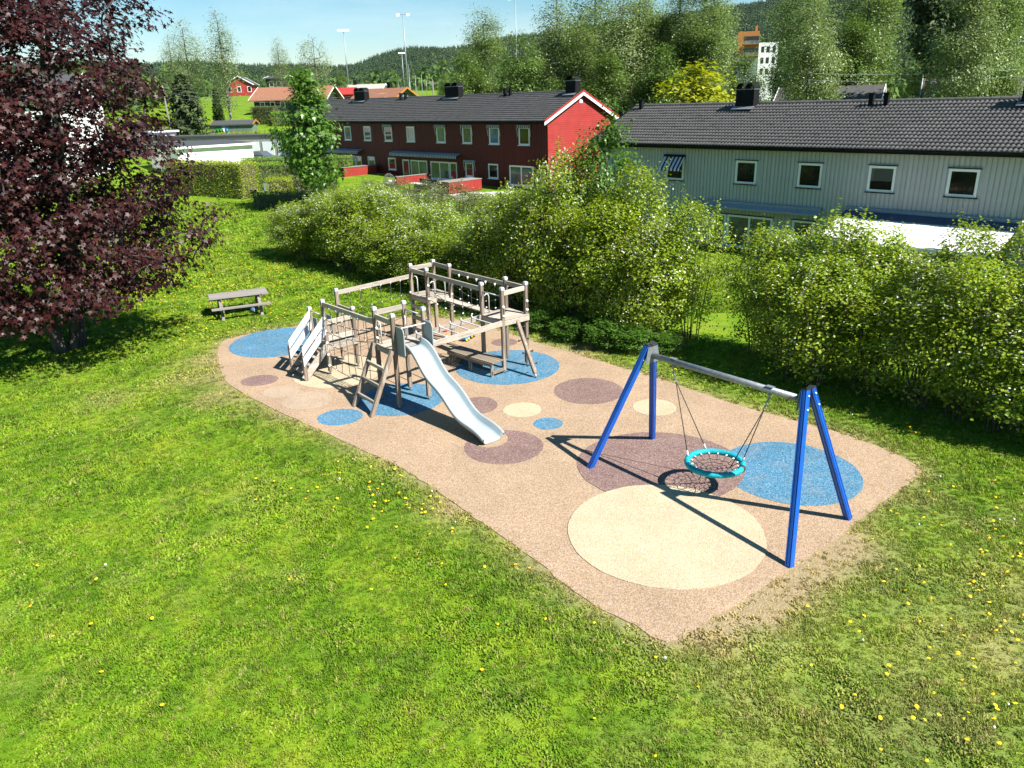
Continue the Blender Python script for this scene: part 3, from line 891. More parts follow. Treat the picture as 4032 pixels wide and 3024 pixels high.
# handles: bent tubes beside the openings
def handle(x, y, z, dx, dy, h=.55):
    pts = [(x, y, z), (x, y, z + h - .08), (x + dx * .15, y + dy * .15, z + h - .02), (x + dx * .5, y + dy * .5, z + h), (x + dx, y + dy, z + h - .05)]
    MB().tube(pts, .016, 7).build('handle', M['tube'], CF)
handle(-.72, .02, 1.48, -.14, -.02); handle(-.72, .72, 1.48, -.16, .05); handle(-4.6, 3.42, 1.46, -.16, -.06); handle(-3.85, 3.56, 1.46, .0, -.16, .5)
handle(-4.0, 3.36, 1.46, .1, -.04, .5); handle(-3.88, 3.95, 1.46, 0, .15, .5); handle(-1.15, 3.6, 1.5, 0, -.16); handle(-1.22, 4.05, 1.5, 0, .15)

# monkey bars
rail(P('B3', 1.40, .02, .05), P('D1', 1.42, .0, -.05), 'ladder_beam', .15, .045); rail(P('B4', 1.40, .0, .05), P('D2', 1.42, .02, -.05), 'ladder_beam', .15, .045)
for i in range(6):
    t = .12 + .145 * i
    a = V(P('B3', 1.44)).lerp(V(P('D1', 1.46)), t); b = V(P('B4', 1.44)).lerp(V(P('D2', 1.46)), t)
    MB().tube([a + V((.0, 0, .1)), a + V((.03, 0, .07)), a + V((.06, 0, .03)), b + V((-.06, 0, .03)), b + V((-.02, 0, .03))], .016, 7).build('monkey_bar', M['tube'], CF)

# climbing pole with pegs
a, b = V((.53, 3.82, .12)), V((-.34, 3.9, 1.47))
MB().sweep(a, b, GP).build('climbing_pole', M['wood_z'], CF)
MB().tube([(.58, 3.815, -.01), a], .03, 8).build('foot', M['steel'], CF)
for t in (.16, .38, .6, .82):
    c = a.lerp(b, t)
    mb = MB()
    mb.tube([c + V((0, -.15, 0)), c + V((0, .15, 0))], .014, 7)
    for s in (-1, 1): mb.tube([c + V((0, s * .13, 0)), c + V((0, s * .17, 0))], .02, 7, r1=.03)
    mb.build('foot_peg', M['dark_plastic'], CF)

# climbing boards on the back tower, plank bridge
for z in (.38, .74, 1.1):
    MB().beam((-4.78, 3.27, z), (-3.76, 3.27, z), .045, .12).build('climbing_board', M['wood_x'], CF)
MB().beam((-3.86, 3.76, 1.42), (-1.22, 3.82, 1.42), .26, .04).build('bridge_plank', M['wood_x'], CF)

def catenary(p, q, sag, n=9):
    p, q = V(p), V(q)
    return [p.lerp(q, i / (n - 1)) - V((0, 0, sag * 4 * (i / (n - 1)) * (1 - i / (n - 1)))) for i in range(n)]
def rope(pts, r=.008, n=5, name='rope', parent=None):
    return MB().tube(pts, r, n).build(name, M['rope'], parent or CF)
def net(pa, pb, ztop, zs0, zs1, nv, sag, drop, name):
    """hanging rope net between two posts: horizontals with sag, verticals from the rail, white clips and knobs"""
    xa, ya = pa; xb, yb = pb
    hor = [catenary((xa, ya, z0), (xb, yb, z1), sag, 13) for z0, z1 in zip(zs0, zs1)]
    for h in hor: rope(h, .009, 5, 'net_rope')
    for i in range(nv):
        t = (i + 1) / (nv + 1)
        f = t * 12; k = int(f); fr = f - k
        pts = [V((xa + (xb - xa) * t, ya + (yb - ya) * t, ztop - .06))]
        for h in hor:
            p = V(h[k]).lerp(V(h[min(k + 1, 12)]), fr)
            pts.append(p + V((random.gauss(0, .012), random.gauss(0, .012), 0)))
            MB().ball(p, .017, 6, 4).build('clip', M['knob'], CF)
        pts.append(pts[-1] - V((0, 0, drop)))
        rope(pts, .008, 5, 'net_rope')
        MB().tube([pts[0] + V((0, 0, .03)), pts[0] - V((0, 0, .05))], .03, 7, r1=.012).build('net_hook', M['knob'], CF)
    for h in hor:
        for e in (h[0], h[-1]):
            MB().ball(e, .042, 8, 5).build('knob', M['knob'], CF)
net((-3.45, -.22), (-.94, -.05), 2.0, (1.6, 1.25, .92, .58, .27), (1.78, 1.5, 1.1, .72, .36), 6, .10, .0, 'net')
net((-4.44, .72), (-4.8, 3.27), 2.0, (1.5, 1.15, .8, .45), (1.5, 1.16, .82, .48), 6, .08, .0, 'net')
def bridge_net(pa, pb, zr, za, zb, nv=5):
    xa, ya = pa; xb, yb = pb
    lo = catenary((xa, ya, za[0]), (xb, yb, zb[0]), .16, 13); hi = catenary((xa, ya, za[1]), (xb, yb, zb[1]), .34, 13)
    rope(lo, .009, 5, 'net_rope'); rope(hi, .009, 5, 'net_rope')
    for i in range(nv):
        t = (i + 1) / (nv + 1); f = t * 12; k = int(f)
        top = V((xa + (xb - xa) * t, ya + (yb - ya) * t, zr)); mid = V(hi[k]); low = V(lo[k])
        rope([top, mid, low], .007, 5, 'net_rope')
        MB().tube([top + V((0, 0, .03)), top - V((0, 0, .06))], .032, 7, r1=.012).build('net_hook', M['knob'], CF)
        MB().ball(mid, .02, 6, 4).build('clip', M['knob'], CF); MB().ball(low, .03, 6, 4).build('clip', M['knob'], CF)
    for e in (lo[0], lo[-1], hi[0], hi[-1]): MB().ball(e, .042, 8, 5).build('knob', M['knob'], CF)
bridge_net((-3.82, 3.32), (-1.22, 3.38), 2.13, (1.45, 1.86), (1.5, 1.82))
bridge_net((-3.86, 4.17), (-1.3, 4.26), 2.1, (1.45, 1.86), (1.5, 1.82))
for z in (1.62, 1.86):
    for k, dx in (('D2', .05), ('D4', .05), ('B1', .05)):
        MB().ball(P(k, z, dx, 0), .042, 8, 5).build('knob', M['knob'], CF)
for k in ('D2', 'D4', 'B1'):
    rope(catenary(P(k, 1.86, .07), P(k, 1.62, .07), .0, 3), .008)

# ------------------------------------------------------------------ basket swing
sw0 = V((3.69, 12.58, 0))
SW = empty('basket_swing', sw0, 0, 'blue basket swing with galvanised crossbeam and round turquoise rope seat', 'swing')
aL, aR = V((2.676, 13.895, 2.52)) - sw0, V((4.705, 11.258, 2.55)) - sw0
feet = [(V((1.522, 13.774, 0)) - sw0, aL), (V((3.011, 15.08, 0)) - sw0, aL), (V((4.268, 10.166, 0)) - sw0, aR), (V((5.773, 11.529, 0)) - sw0, aR)]
bd = (aR - aL).normalized(); pd = V((-bd.y, bd.x, 0)).normalized()
GL = groove_prof(.055, .01)
for f, a in feet:
    s = 1 if (f - a).dot(pd) > 0 else -1
    top = a + pd * (s * .075)
    leg = MB().sweep(f, top, GL, up=bd).build('leg', M['blue_paint'], SW)
    cp = MB().sweep(top, top + (top - f).normalized() * .02, [(x * 1.02, y * 1.02) for x, y in ((-.055, -.055), (.055, -.055), (.055, .055), (-.055, .055))], up=bd).build('cap', M['dark_plastic'], leg)
    for dz in (.08, .3):
        q = top - (top - f).normalized() * dz
        for e in (-1, 1):
            MB().tube([q + pd * .0 + bd * (e * .05), q + bd * (e * .072)], .016, 8).build('bolt', M['knob'], leg)
bl, br = aL - V((0, 0, .2)) + bd * .03, aR - V((0, 0, .2)) - bd * .03
MB().tube([bl, br], .058, 20).build('crossbeam', M['steel'], SW)
for a, s in ((aL, 1), (aR, -1)):
    mb = MB(); c = a + bd * (s * .062)
    t = V((0, 0, 1))
    pr = [c + pd * .13 + t * -.02, c + pd * -.13 + t * -.02, c + pd * -.2 - t * .34, c + pd * .2 - t * .34]
    mb.add([p - bd * .004 for p in pr] + [p + bd * .004 for p in pr], [(3, 2, 1, 0), (4, 5, 6, 7), (0, 1, 5, 4), (1, 2, 6, 5), (2, 3, 7, 6), (3, 0, 4, 7)])
    mb.build('bracket_plate', M['steel'], SW)
bc = V((3.72, 12.71, .56)) - sw0
rim_R = .50
rim = MB().torus(bc, rim_R, .054, 120, 12, ripple=.05).build('basket_rim', M['turquoise'], SW)
MB().tube([bc + V((rim_R * math.cos(t), rim_R * math.sin(t), 0)) for t in np.linspace(-.62, -.5, 4)], .069, 12).build('rim_joint', M['dark_plastic'], rim)
nt_ = MB()
NS = 16
for i in range(NS):
    t = 2 * math.pi * i / NS
    d = V((math.cos(t), math.sin(t), 0))
    MB().tube([bc + d * .40, bc + d * .445], .014, 6).build('clip', M['knob'], rim)
for ri, (r0, z0) in enumerate(((.07, -.12), (.155, -.118), (.24, -.105), (.325, -.08))):
    n = 6 if ri < 1 else NS - 4
    pts = []
    for k in range(n * 2 + 1):
        t = 2 * math.pi * (k + (ri % 2)) / (n * 2)
        rr = r0 + (.026 if k % 2 else -.026)
        pts.append(bc + V((rr * math.cos(t), rr * math.sin(t), z0)))
    nt_.tube(pts, .0068, 5)
for i in range(NS):
    t = 2 * math.pi * i / NS
    d = V((math.cos(t), math.sin(t), 0))
    rs = (.05, .155, .24, .325, .44) if i % 4 == 0 else ((.2, .24, .325, .44) if i % 2 == 0 else (.32, .44))
    zz = lambda r: -.12 + .12 * max(0, (r - .1) / .36) ** 2.2
    nt_.tube([bc + d * r + V((0, 0, zz(r))) for r in rs], .0065, 5)
nt_.build('basket_net', M['rope'], SW)
for tpos, ends in ((.165, (R(155), R(95))), (.80, (R(-8), R(-78)))):
    h0 = bl.lerp(br, tpos)
    MB().beam(h0 + V((0, 0, .06)) - bd * .07, h0 + V((0, 0, .06)) + bd * .07, .09, .012).build('clamp_plate', M['steel'], SW)
    mb = MB()
    mb.tube([h0 - V((0, 0, .05)), h0 - V((0, 0, .14))], .025, 8)
    mb.build('swivel', M['steel'], SW)
    ch = h0 + V((0, 0, -.38)) + (bc - h0).normalized() * .0
    ch = h0.lerp(bc + V((0, 0, 0)), .0) - V((0, 0, .14))
    cen = bc + bd * (-.5 if tpos < .5 else .5)
    chain_end = ch.lerp(cen, .14)
    cm = MB()
    for k in range(5):
        p = ch.lerp(chain_end, k / 4)
        cm.torus(p, .02, .006, 10, 5, tilt=(.9 if k % 2 else -.9, .4))
    cm.tube([ch, chain_end], .007, 5)
    cm.build('chain', M['steel'], SW)
    for e in ends:
        q = bc + V((rim_R * math.cos(e), rim_R * math.sin(e), .06))
        MB().tube([chain_end, chain_end.lerp(q, .93)], .009, 6).build('hanging_rope', M['rope'], SW)
        MB().tube([chain_end.lerp(q, .93), q], .016, 6).build('rope_fitting', M['knob'], SW)

# ------------------------------------------------------------------ low bench beneath the monkey bars
bw = V((-2.73, 17.27, 0)) + V((.607, -.7947, 0)) * -1.15 + V((.7947, .607, 0)) * 3.08
BN = empty('low_bench', bw, math.atan2(-.7947, .607) + .135, 'low dark wooden plank bench under the monkey bars on the blue disc', 'bench')
for i in range(5):
    y = -.26 + .104 * (i + .5)
    MB().beam((-.93, y, .405), (.93, y, .405), .096, .035).build('plank', M['wood_bench'], BN)
for y in (-.25, .25):
    MB().beam((-.9, y, .34), (.9, y, .34), .035, .09).build('apron', M['wood_bench'], BN)
for x in (-.82, 0, .86):
    for y in (-.22, .22):
        MB().beam((x, y, 0.0), (x, y, .385), .09, .05, up=(1, 0, 0)).build('leg', M['wood_bench'], BN)
for x in (-.82, .86):
    MB().beam((x + .035, -.24, .13), (x + .035, .24, .13), .03, .1).build('stretcher', M['wood_bench'], BN)

# ------------------------------------------------------------------ picnic table
PT = empty('picnic_table', (-9.77, 26.95, -.02), R(24), 'grey weathered wooden picnic table with attached benches on the lawn', 'picnic table')
for i in range(5):
    y = -.47 + .188 * (i + .5)
    MB().beam((-1.0, y, .73), (1.0, y, .73), .18, .04).build('top_plank', M['wood_picnic'], PT)
for s in (-1, 1):
    for k in (0, 1):
        y = s * (.74 + .13 * k)
        MB().beam((-1.0, y, .44), (1.0, y, .44), .124, .04).build('seat_plank', M['wood_picnic'], PT)
for x in (-.66, .66):
    for s in (-1, 1):
        MB().beam((x, s * .32, .7), (x, s * .74, .0), .045, .11, up=(1, 0, 0)).build('leg', M['wood_picnic'], PT)
    MB().beam((x + .046, -.92, .37), (x + .046, .92, .37), .045, .1).build('seat_bearer', M['wood_picnic'], PT)
    MB().beam((x + .046, -.44, .67), (x + .046, .44, .67), .045, .08).build('top_bearer', M['wood_picnic'], PT)
tag(MB().ball((-9.3, 27.0, .1), .13, 10, 6, .7).build('ball', plain('blue_ball_vinyl', (0.05, 0.12, 0.25), .4)), 'dark blue ball in the shade under the picnic table', 'ball')

# ------------------------------------------------------------------ toys
tg, ty, tb, tr = [plain(n, c, .4) for n, c in (('toy_green', (0.02, 0.22, 0.03)), ('toy_yellow', (0.6, 0.42, 0.02)), ('toy_blue', (0.02, 0.22, 0.5)), ('toy_red', (0.5, 0.03, 0.03)))]
TT = empty('toy_tractor', (-1.25, 22.99, 0), R(62), 'green toy tractor with yellow wheels and blue trailer on the rubber', 'toy')
q = MB(); q.box(-.02, .16, -.045, .045, .07, .13); q.box(-.12, .0, -.055, .055, .06, .15); q.beam((-.1, 0, .15), (-.1, 0, .2), .09, .05)
q.build('body', tg, TT)
for x, r in ((.11, .045), (-.07, .065)):
    for s in (-1, 1):
        w_ = MB().tube([(x, s * .055, r), (x, s * .085, r)], r, 12).build('wheel', M['tyre'], TT)
        MB().tube([(x, s * .085, r), (x, s * .09, r)], r * .6, 10).build('rim', ty, w_)
q = MB(); q.box(-.46, -.2, -.075, .075, .07, .085); q.box(-.46, -.2, -.08, -.07, .085, .15); q.box(-.46, -.2, .07, .08, .085, .15); q.box(-.47, -.46, -.08, .08, .07, .15); q.box(-.2, -.19, -.08, .08, .07, .15)
q.build('trailer', tb, TT)
for x in (-.4, -.26):
    for s in (-1, 1):
        MB().tube([(x, s * .08, .045), (x, s * .1, .045)], .045, 10).build('wheel', ty, TT)
MB().beam((-.2, 0, .06), (-.1, 0, .06), .02, .015).build('drawbar', M['dark_plastic'], TT)
for nm, x, y, m_, lb in (('toy_bucket', -1.98, 22.78, M['knob'], 'white toy bucket lying by the back tower post'), ('toy_bucket', -2.1, 23.75, tr, 'red toy bucket standing behind the monkey bars')):
    o = empty(nm, (x, y, 0), random.random() * 3, lb, 'toy')
    MB().tube([(0, 0, 0), (0, 0, .13)], .055, 14, r1=.08, cap=False).build('bucket', m_, o)
    MB().tube([(0, 0, .0), (0, 0, .008)], .055, 14).build('base', m_, o)
    MB().tube([(.08 * math.cos(t), 0, .13 + .07 * math.sin(t)) for t in np.linspace(0, math.pi, 9)], .005, 5).build('handle', ty, o)
for nm, x, y, m_, lb in (('toy_spade', -1.78, 22.66, ty, 'yellow toy spade lying by the back tower post'), ('toy_spade', -2.12, 22.95, tg, 'pale green toy spade lying beside a bucket')):
    o = empty(nm, (x, y, .012), random.random() * 3, lb, 'toy')
    MB().tube([(-.16, 0, 0), (.03, 0, 0)], .01, 6).build('shaft', m_, o)
    MB().add([(.02, -.045, -.006), (.13, -.05, 0), (.17, 0, .004), (.13, .05, 0), (.02, .045, -.006), (.02, -.045, .004), (.13, -.05, .01), (.17, 0, .014), (.13, .05, .01), (.02, .045, .004)],
             [(0, 4, 3, 2, 1), (5, 6, 7, 8, 9), (0, 1, 6, 5), (1, 2, 7, 6), (2, 3, 8, 7), (3, 4, 9, 8), (4, 0, 5, 9)]).build('blade', m_, o)
# ------------------------------------------------------------------ foliage
LEAF_OVAL = (np.array([(0, 0, 0), (.38, .5, .06), (0, 1, -.08), (-.38, .5, .06)], float), np.array([(0, 1, 2), (0, 2, 3)]))
LEAF_SPRAY = (np.array([(0, 0, 0), (.27, .5, .03), (0, 1.3, -.1), (-.27, .5, .03)], float), np.array([(0, 1, 2), (0, 2, 3)]))
def _maple():
    pts = [(0, 0)]
    for a, r in ((-150, .30), (-118, .62), (-95, .34), (-66, .85), (-38, .45), (0, 1.0), (38, .45), (66, .85), (95, .34), (118, .62), (150, .30)):
        pts.append((r * math.sin(R(a)) * .9, r * math.cos(R(a)) * .9 + .1))
    v = np.array([(x, y, -.22 * (x * x + y * y)) for x, y in pts])
    f = np.array([(0, i + 1, i) for i in range(1, 11)])
    return v, f
LEAF_MAPLE = _maple()
LEAF_STAR = (np.array([(0, -.1, 0), (.5, .1, -.1), (.22, .35, .02), (0, 1, -.15), (-.22, .35, .02), (-.5, .1, -.1)], float), np.array([(0, 1, 2), (0, 2, 3), (0, 3, 4), (0, 4, 5)]))

def leaf_mesh(name, pos, size, nrm, tmpl, mat, jitter=.55, rg=None, down=0.0):
    """a cloud of leaves: each turned roughly to nrm, tips hanging by 'down'"""
    rg = rg or rng
    n = len(pos)
    nr = nrm + rg.normal(0, jitter, (n, 3))
    nr /= np.linalg.norm(nr, axis=1)[:, None] + 1e-9
    t = rg.normal(0, 1, (n, 3)); t[:, 2] -= down
    t -= nr * np.sum(t * nr, 1)[:, None]
    t /= np.linalg.norm(t, axis=1)[:, None] + 1e-9
    s = np.cross(t, nr)
    tv, tf = tmpl
    sz = np.asarray(size)[:, None, None]
    v = pos[:, None, :] + sz * (tv[None, :, 0:1] * s[:, None, :] + tv[None, :, 1:2] * t[:, None, :] + tv[None, :, 2:3] * nr[:, None, :])
    f = tf[None] + (np.arange(n) * len(tv))[:, None, None]
    me = np_mesh(name, v.reshape(-1, 3), f.reshape(-1, tf.shape[1]))
    me.materials.append(mat)
    return me

def skeleton(trunks, targets, rg, lift=.25, up_bias=1.0, tip=.006, seg=5):
    """branches from trunk polylines to the leaf clumps; returns nodes, parents, radii"""
    nodes = []; par = []
    for tr in trunks:
        for i, p in enumerate(tr):
            nodes.append(np.array(p, float)); par.append(len(nodes) - 2 if i else -1)
    base_n = len(nodes)
    tgt = np.array(targets)
    tn = np.array(nodes)
    order = np.argsort(np.min(np.linalg.norm(tgt[:, None] - tn[None], axis=2), axis=1))
    for ti in order:
        t = tgt[ti]
        A = np.array(nodes)
        d = np.linalg.norm(A - t, axis=1)
        rel = t[2] - A[:, 2]
        hor = np.linalg.norm(A[:, :2] - t[:2], axis=1)
        cost = d + up_bias * np.clip(.35 * hor - rel, 0, None)
        j = int(np.argmin(cost))
        a = nodes[j]; L = np.linalg.norm(t - a)
        prev = j
        for k in range(1, seg):
            f = k / (seg - 1)
            p = a + (t - a) * f + np.array([0, 0, lift * L * f * (1 - f)]) + rg.normal(0, .035 * L, 3) * (f * (1 - f) * 3)
            nodes.append(p); par.append(prev); prev = len(nodes) - 1
    m = len(nodes)
    cnt = np.zeros(m); child = np.zeros(m, bool)
    for i in range(m):
        if par[i] >= 0: child[par[i]] = True
    for i in range(m - 1, -1, -1):
        if not child[i]: cnt[i] += 1
        if par[i] >= 0: cnt[par[i]] += cnt[i]
    rad = tip * np.power(np.maximum(cnt, 1), .47) * 1.0
    return np.array(nodes), par, rad

def wood_mesh(name, nodes, par, rad, mat, sides=6, trunk_r=None):
    if trunk_r:
        k = trunk_r / rad[[i for i in range(len(par)) if par[i] < 0]].max()
        rad = np.maximum(rad * k, .004)
    vs = []; fs = []
    ang = np.linspace(0, 2 * math.pi, sides, endpoint=False)
    for i, p in enumerate(par):
        if p < 0: continue
        a, b = nodes[p], nodes[i]
        d = b - a; L = np.linalg.norm(d)
        if L < 1e-6: continue
        d = d / L
        o = np.cross(d, [0.3, .9, .2]); o /= np.linalg.norm(o); q = np.cross(d, o)
        ra = min(rad[p], rad[i] * 1.25); rb = rad[i]
        base = len(vs)
        a2 = a - d * ra * .3
        for c, r in ((a2, ra), (b, rb)):
            for t in ang:
                vs.append(c + (o * math.cos(t) + q * math.sin(t)) * r)
        for k in range(sides):
            fs.append((base + k, base + (k + 1) % sides, base + sides + (k + 1) % sides, base + sides + k))
    me = np_mesh(name, np.array(vs), np.array(fs), True)
    me.materials.append(mat)
    return me

def crown_clusters(n, z0, z1, prof, rg, shell=.55, cx=0, cy=0):
    """clump centres inside a crown given by its radius profile [(t, r)]"""
    tt = [p[0] for p in prof]; rr = [p[1] for p in prof]
    out = []
    while len(out) < n:
        t = rg.random(); r = np.interp(t, tt, rr)
        if rg.random() > (r / max(rr)) ** 1.3: continue
        q = (shell + (1 - shell) * rg.random()) if rg.random() < .8 else rg.random()
        a = rg.uniform(0, 2 * math.pi)
        w = .82 + .3 * math.sin(a * 2.7 + t * 9) * rg.random()
        out.append((cx + r * q * w * math.cos(a), cy + r * q * w * math.sin(a), z0 + (z1 - z0) * t))
    return np.array(out)

def tree_meshes(name, seed, H, cb, prof, ncl, per, lsize, clr, mat_l, mat_w, trunk_r, tmpl=LEAF_OVAL, droop=0.0, lean=0.0, down=.4, lift=.25, shell=.55, up=.6, trunks=None, flat=.65, tip=.006, sides=6):
    rg = np.random.default_rng(seed)
    C = crown_clusters(ncl, cb, H, prof, rg, shell)
    if trunks is None:
        tz = np.linspace(0, H * .9, 9)
        tx = np.cumsum(rg.normal(0, .05, 9)) * H * .04 + lean * tz; tyy = np.cumsum(rg.normal(0, .05, 9)) * H * .04
        tx -= tx[0]; tyy -= tyy[0]
        trunks = [np.column_stack([tx, tyy, tz])]
    nodes, par, rad = skeleton(trunks, C, rg, lift=lift, tip=tip)
    wm = wood_mesh(name + '_trunk', nodes, par, rad, mat_w, sides, trunk_r)
    n = ncl * per
    ci = np.repeat(np.arange(ncl), per)
    off = rg.normal(0, 1, (n, 3)) * clr * np.array([1, 1, flat])
    off[:, 2] -= np.abs(rg.exponential(1, n)) * droop
    pos = C[ci] + off
    ctr = np.array([0, 0, cb + (H - cb) * .45])
    nr = pos - ctr; nr /= np.linalg.norm(nr, axis=1)[:, None] + 1e-6
    nr[:, 2] += up
    lm = leaf_mesh(name + '_crown', pos, lsize * rg.uniform(.65, 1.3, n), nr, tmpl, mat_l, .6, rg, down)
    return wm, lm

def place_tree(name, meshes, loc, rz, sc, label, cat, group=None):
    o = empty(name, loc, rz, label, cat, group)
    o.scale = (sc, sc, sc) if not hasattr(sc, '__len__') else sc
    link_mesh('trunk', meshes[0], parent=o)
    c = link_mesh('crown', meshes[1], parent=o); c['kind'] = 'stuff'
    return o

def GZ(x, y): return float(ground_z(x, y))

# --- purple maple on the left
def purple_maple():
    rg = np.random.default_rng(21)
    H = 12.5
    prof = [(0, 3.2), (.10, 5.2), (.22, 6.0), (.35, 5.4), (.5, 4.9), (.68, 4.8), (.82, 4.2), (.93, 2.8), (1, 1.0)]
    C = crown_clusters(600, 1.75, H, prof, rg, .45)
    # a low skirt and a few limbs reaching out, as they hang over the lawn
    extra = [(rr * math.cos(a), rr * math.sin(a), z) for a, rr, z in ((-.5, 4.9, 3.2), (-.2, 5.1, 3.7), (.1, 5.0, 4.1), (-.9, 4.3, 2.6), (-1.3, 3.6, 1.9), (-1.5, 2.4, 1.6), (-1.8, 3.0, 1.9), (-2.2, 3.4, 2.0), (-.7, 3.9, 2.2), (.4, 4.4, 3.0), (-1.1, 2.2, 1.7))]
    C = np.vstack([C, extra])
    C = C[~((C[:, 2] < 2.6) & (np.hypot(C[:, 0], C[:, 1]) < 1.3))]
    ncl = len(C)
    trunks = []
    for dx, dy, bx, by in ((.55, .1, .2, .05), (-.9, .35, -.4, .1), (-.35, -.7, -.15, -.25), (.2, .9, .1, .35)):
        z = np.linspace(0, 9.5, 9)
        t = z / 9.5
        trunks.append(np.column_stack([bx + dx * t ** 1.1 * 1.7 + rg.normal(0, .05, 9), by + dy * t ** 1.1 * 1.7 + rg.normal(0, .05, 9), z]))
    nodes, par, rad = skeleton(trunks, C, rg, lift=.3, tip=.011)
    wm = wood_mesh('purple_maple_trunk', nodes, par, rad, M['bark_maple'], 8, .2)
    per = 92
    n = ncl * per
    ci = np.repeat(np.arange(ncl), per)
    d = rg.normal(0, 1, (n, 3)); d /= np.linalg.norm(d, axis=1)[:, None]
    rr = rg.random(n) ** .45
    off = d * rr[:, None] * np.array([.78, .78, .40])
    off[:, 2] -= .22 * (off[:, 0] ** 2 + off[:, 1] ** 2)
    pos = C[ci] + off
    ctr = np.array([0, 0, 4.0])
    o2 = C[ci] - ctr; o2[:, 2] *= .4; o2 /= np.linalg.norm(o2, axis=1)[:, None] + 1e-6
    nr = o2 * .55 + d * .35; nr[:, 2] += .55
    lm = leaf_mesh('purple_maple_crown', pos, rg.uniform(.075, .145, n), nr, LEAF_MAPLE, M['leaf_purple'], .32, rg, 1.5)
    return place_tree('purple_maple', (wm, lm), (-13.9, 23.1, -.03), 0, 1, 'large dark purple maple with several stems at the left edge', 'tree')
purple_maple()

# --- hedge shrubs: upright stems, leafy shoots, scattered white blossom
def shrub_meshes(seed, H=4.0, wx=1.05, wy=1.25, nst=11, leaf='leaf_shrub', lsz=.085, bloom=.045, ncl=150, per=42, z_low=.12):
    rg = np.random.default_rng(seed)
    C = []
    for _ in range(ncl):
        t = rg.random() ** .75
        a = rg.uniform(0, 6.283)
        env = np.interp(t, [0, .15, .45, .75, .92, 1], [.65, .85, 1.0, .92, .62, .3]) * (0.85 + .25 * rg.random())
        q = .5 + .5 * rg.random() if rg.random() < .8 else rg.random()
        C.append((wx * env * q * math.cos(a), wy * env * q * math.sin(a), H * (z_low + (1 - z_low) * t * .97)))
    C = np.array(C)
    trunks = []
    for _ in range(nst):
        a = rg.uniform(0, 6.283); r0 = .25 * rg.random() + .05; r1 = .75 * rg.random() + .15
        z = np.linspace(0, H * rg.uniform(.6, .85), 6); t = z / z[-1]
        trunks.append(np.column_stack([math.cos(a) * (r0 + (r1 * wx - r0) * t ** 1.4), math.sin(a) * (r0 + (r1 * wy - r0) * t ** 1.4), z]))
    nodes, par, rad = skeleton(trunks, C, rg, lift=.15, tip=.0035, seg=4)
    wm = wood_mesh('shrub_stems', nodes, par, rad, M['twig'], 5, .022)
    # leaves
    ci = np.repeat(np.arange(ncl), per); n = len(ci)
    pos = C[ci] + rg.normal(0, 1, (n, 3)) * np.array([.155, .155, .14])
    # shoots standing out of the top and sides
    sh = []
    for _ in range(34):
        b = C[rg.integers(0, ncl)]
        if b[2] < H * .5: continue
        out = np.array([b[0], b[1], 0]) * .25
        L = rg.uniform(.25, .6)
        d = np.array([out[0] * .6 + rg.normal(0, .2), out[1] * .6 + rg.normal(0, .2), 1]); d /= np.linalg.norm(d)
        k = rg.integers(10, 20)
        f = rg.random(k)
        sh.append(b + np.outer(f * L + .1, d) + rg.normal(0, .03, (k, 3)))
    pos = np.vstack([pos] + sh)
    pos = pos[pos[:, 2] > .05]
    n = len(pos)
    nr = pos - np.array([0, 0, H * .4]); nr /= np.linalg.norm(nr, axis=1)[:, None] + 1e-6
    nr[:, 2] += .7
    isb = (rg.random(n) < bloom * np.clip(pos[:, 2] / H * 1.6, 0, 1.4) * (vnoise(pos[:, :2] + pos[:, 2:3] * .7 + 30, .5, 17) > .45) * 2)
    lm = leaf_mesh('shrub_leaves', pos[~isb], lsz * rg.uniform(.6, 1.25, (~isb).sum()), nr[~isb], LEAF_OVAL, M[leaf], .6, rg, .2)
    bp = pos[isb]
    bm = None
    if len(bp):
        bp = np.repeat(bp, 2, 0) + rg.normal(0, .015, (len(bp) * 2, 3)) + np.array([0, 0, .02])
        bm = leaf_mesh('shrub_blossom', bp, rg.uniform(.035, .06, len(bp)), np.tile([0, 0, 1.], (len(bp), 1)), LEAF_OVAL, M['petal'], .8, rg)
    return wm, lm, bm
SHR = [shrub_meshes(31), shrub_meshes(32, bloom=.07), shrub_meshes(33, wx=1.15, bloom=.02), shrub_meshes(34, bloom=.08)]
SHD = [shrub_meshes(41, leaf='leaf_dark_shrub', bloom=.0, lsz=.11, ncl=110, per=46), shrub_meshes(42, leaf='leaf_dull', bloom=.01, lsz=.07)]

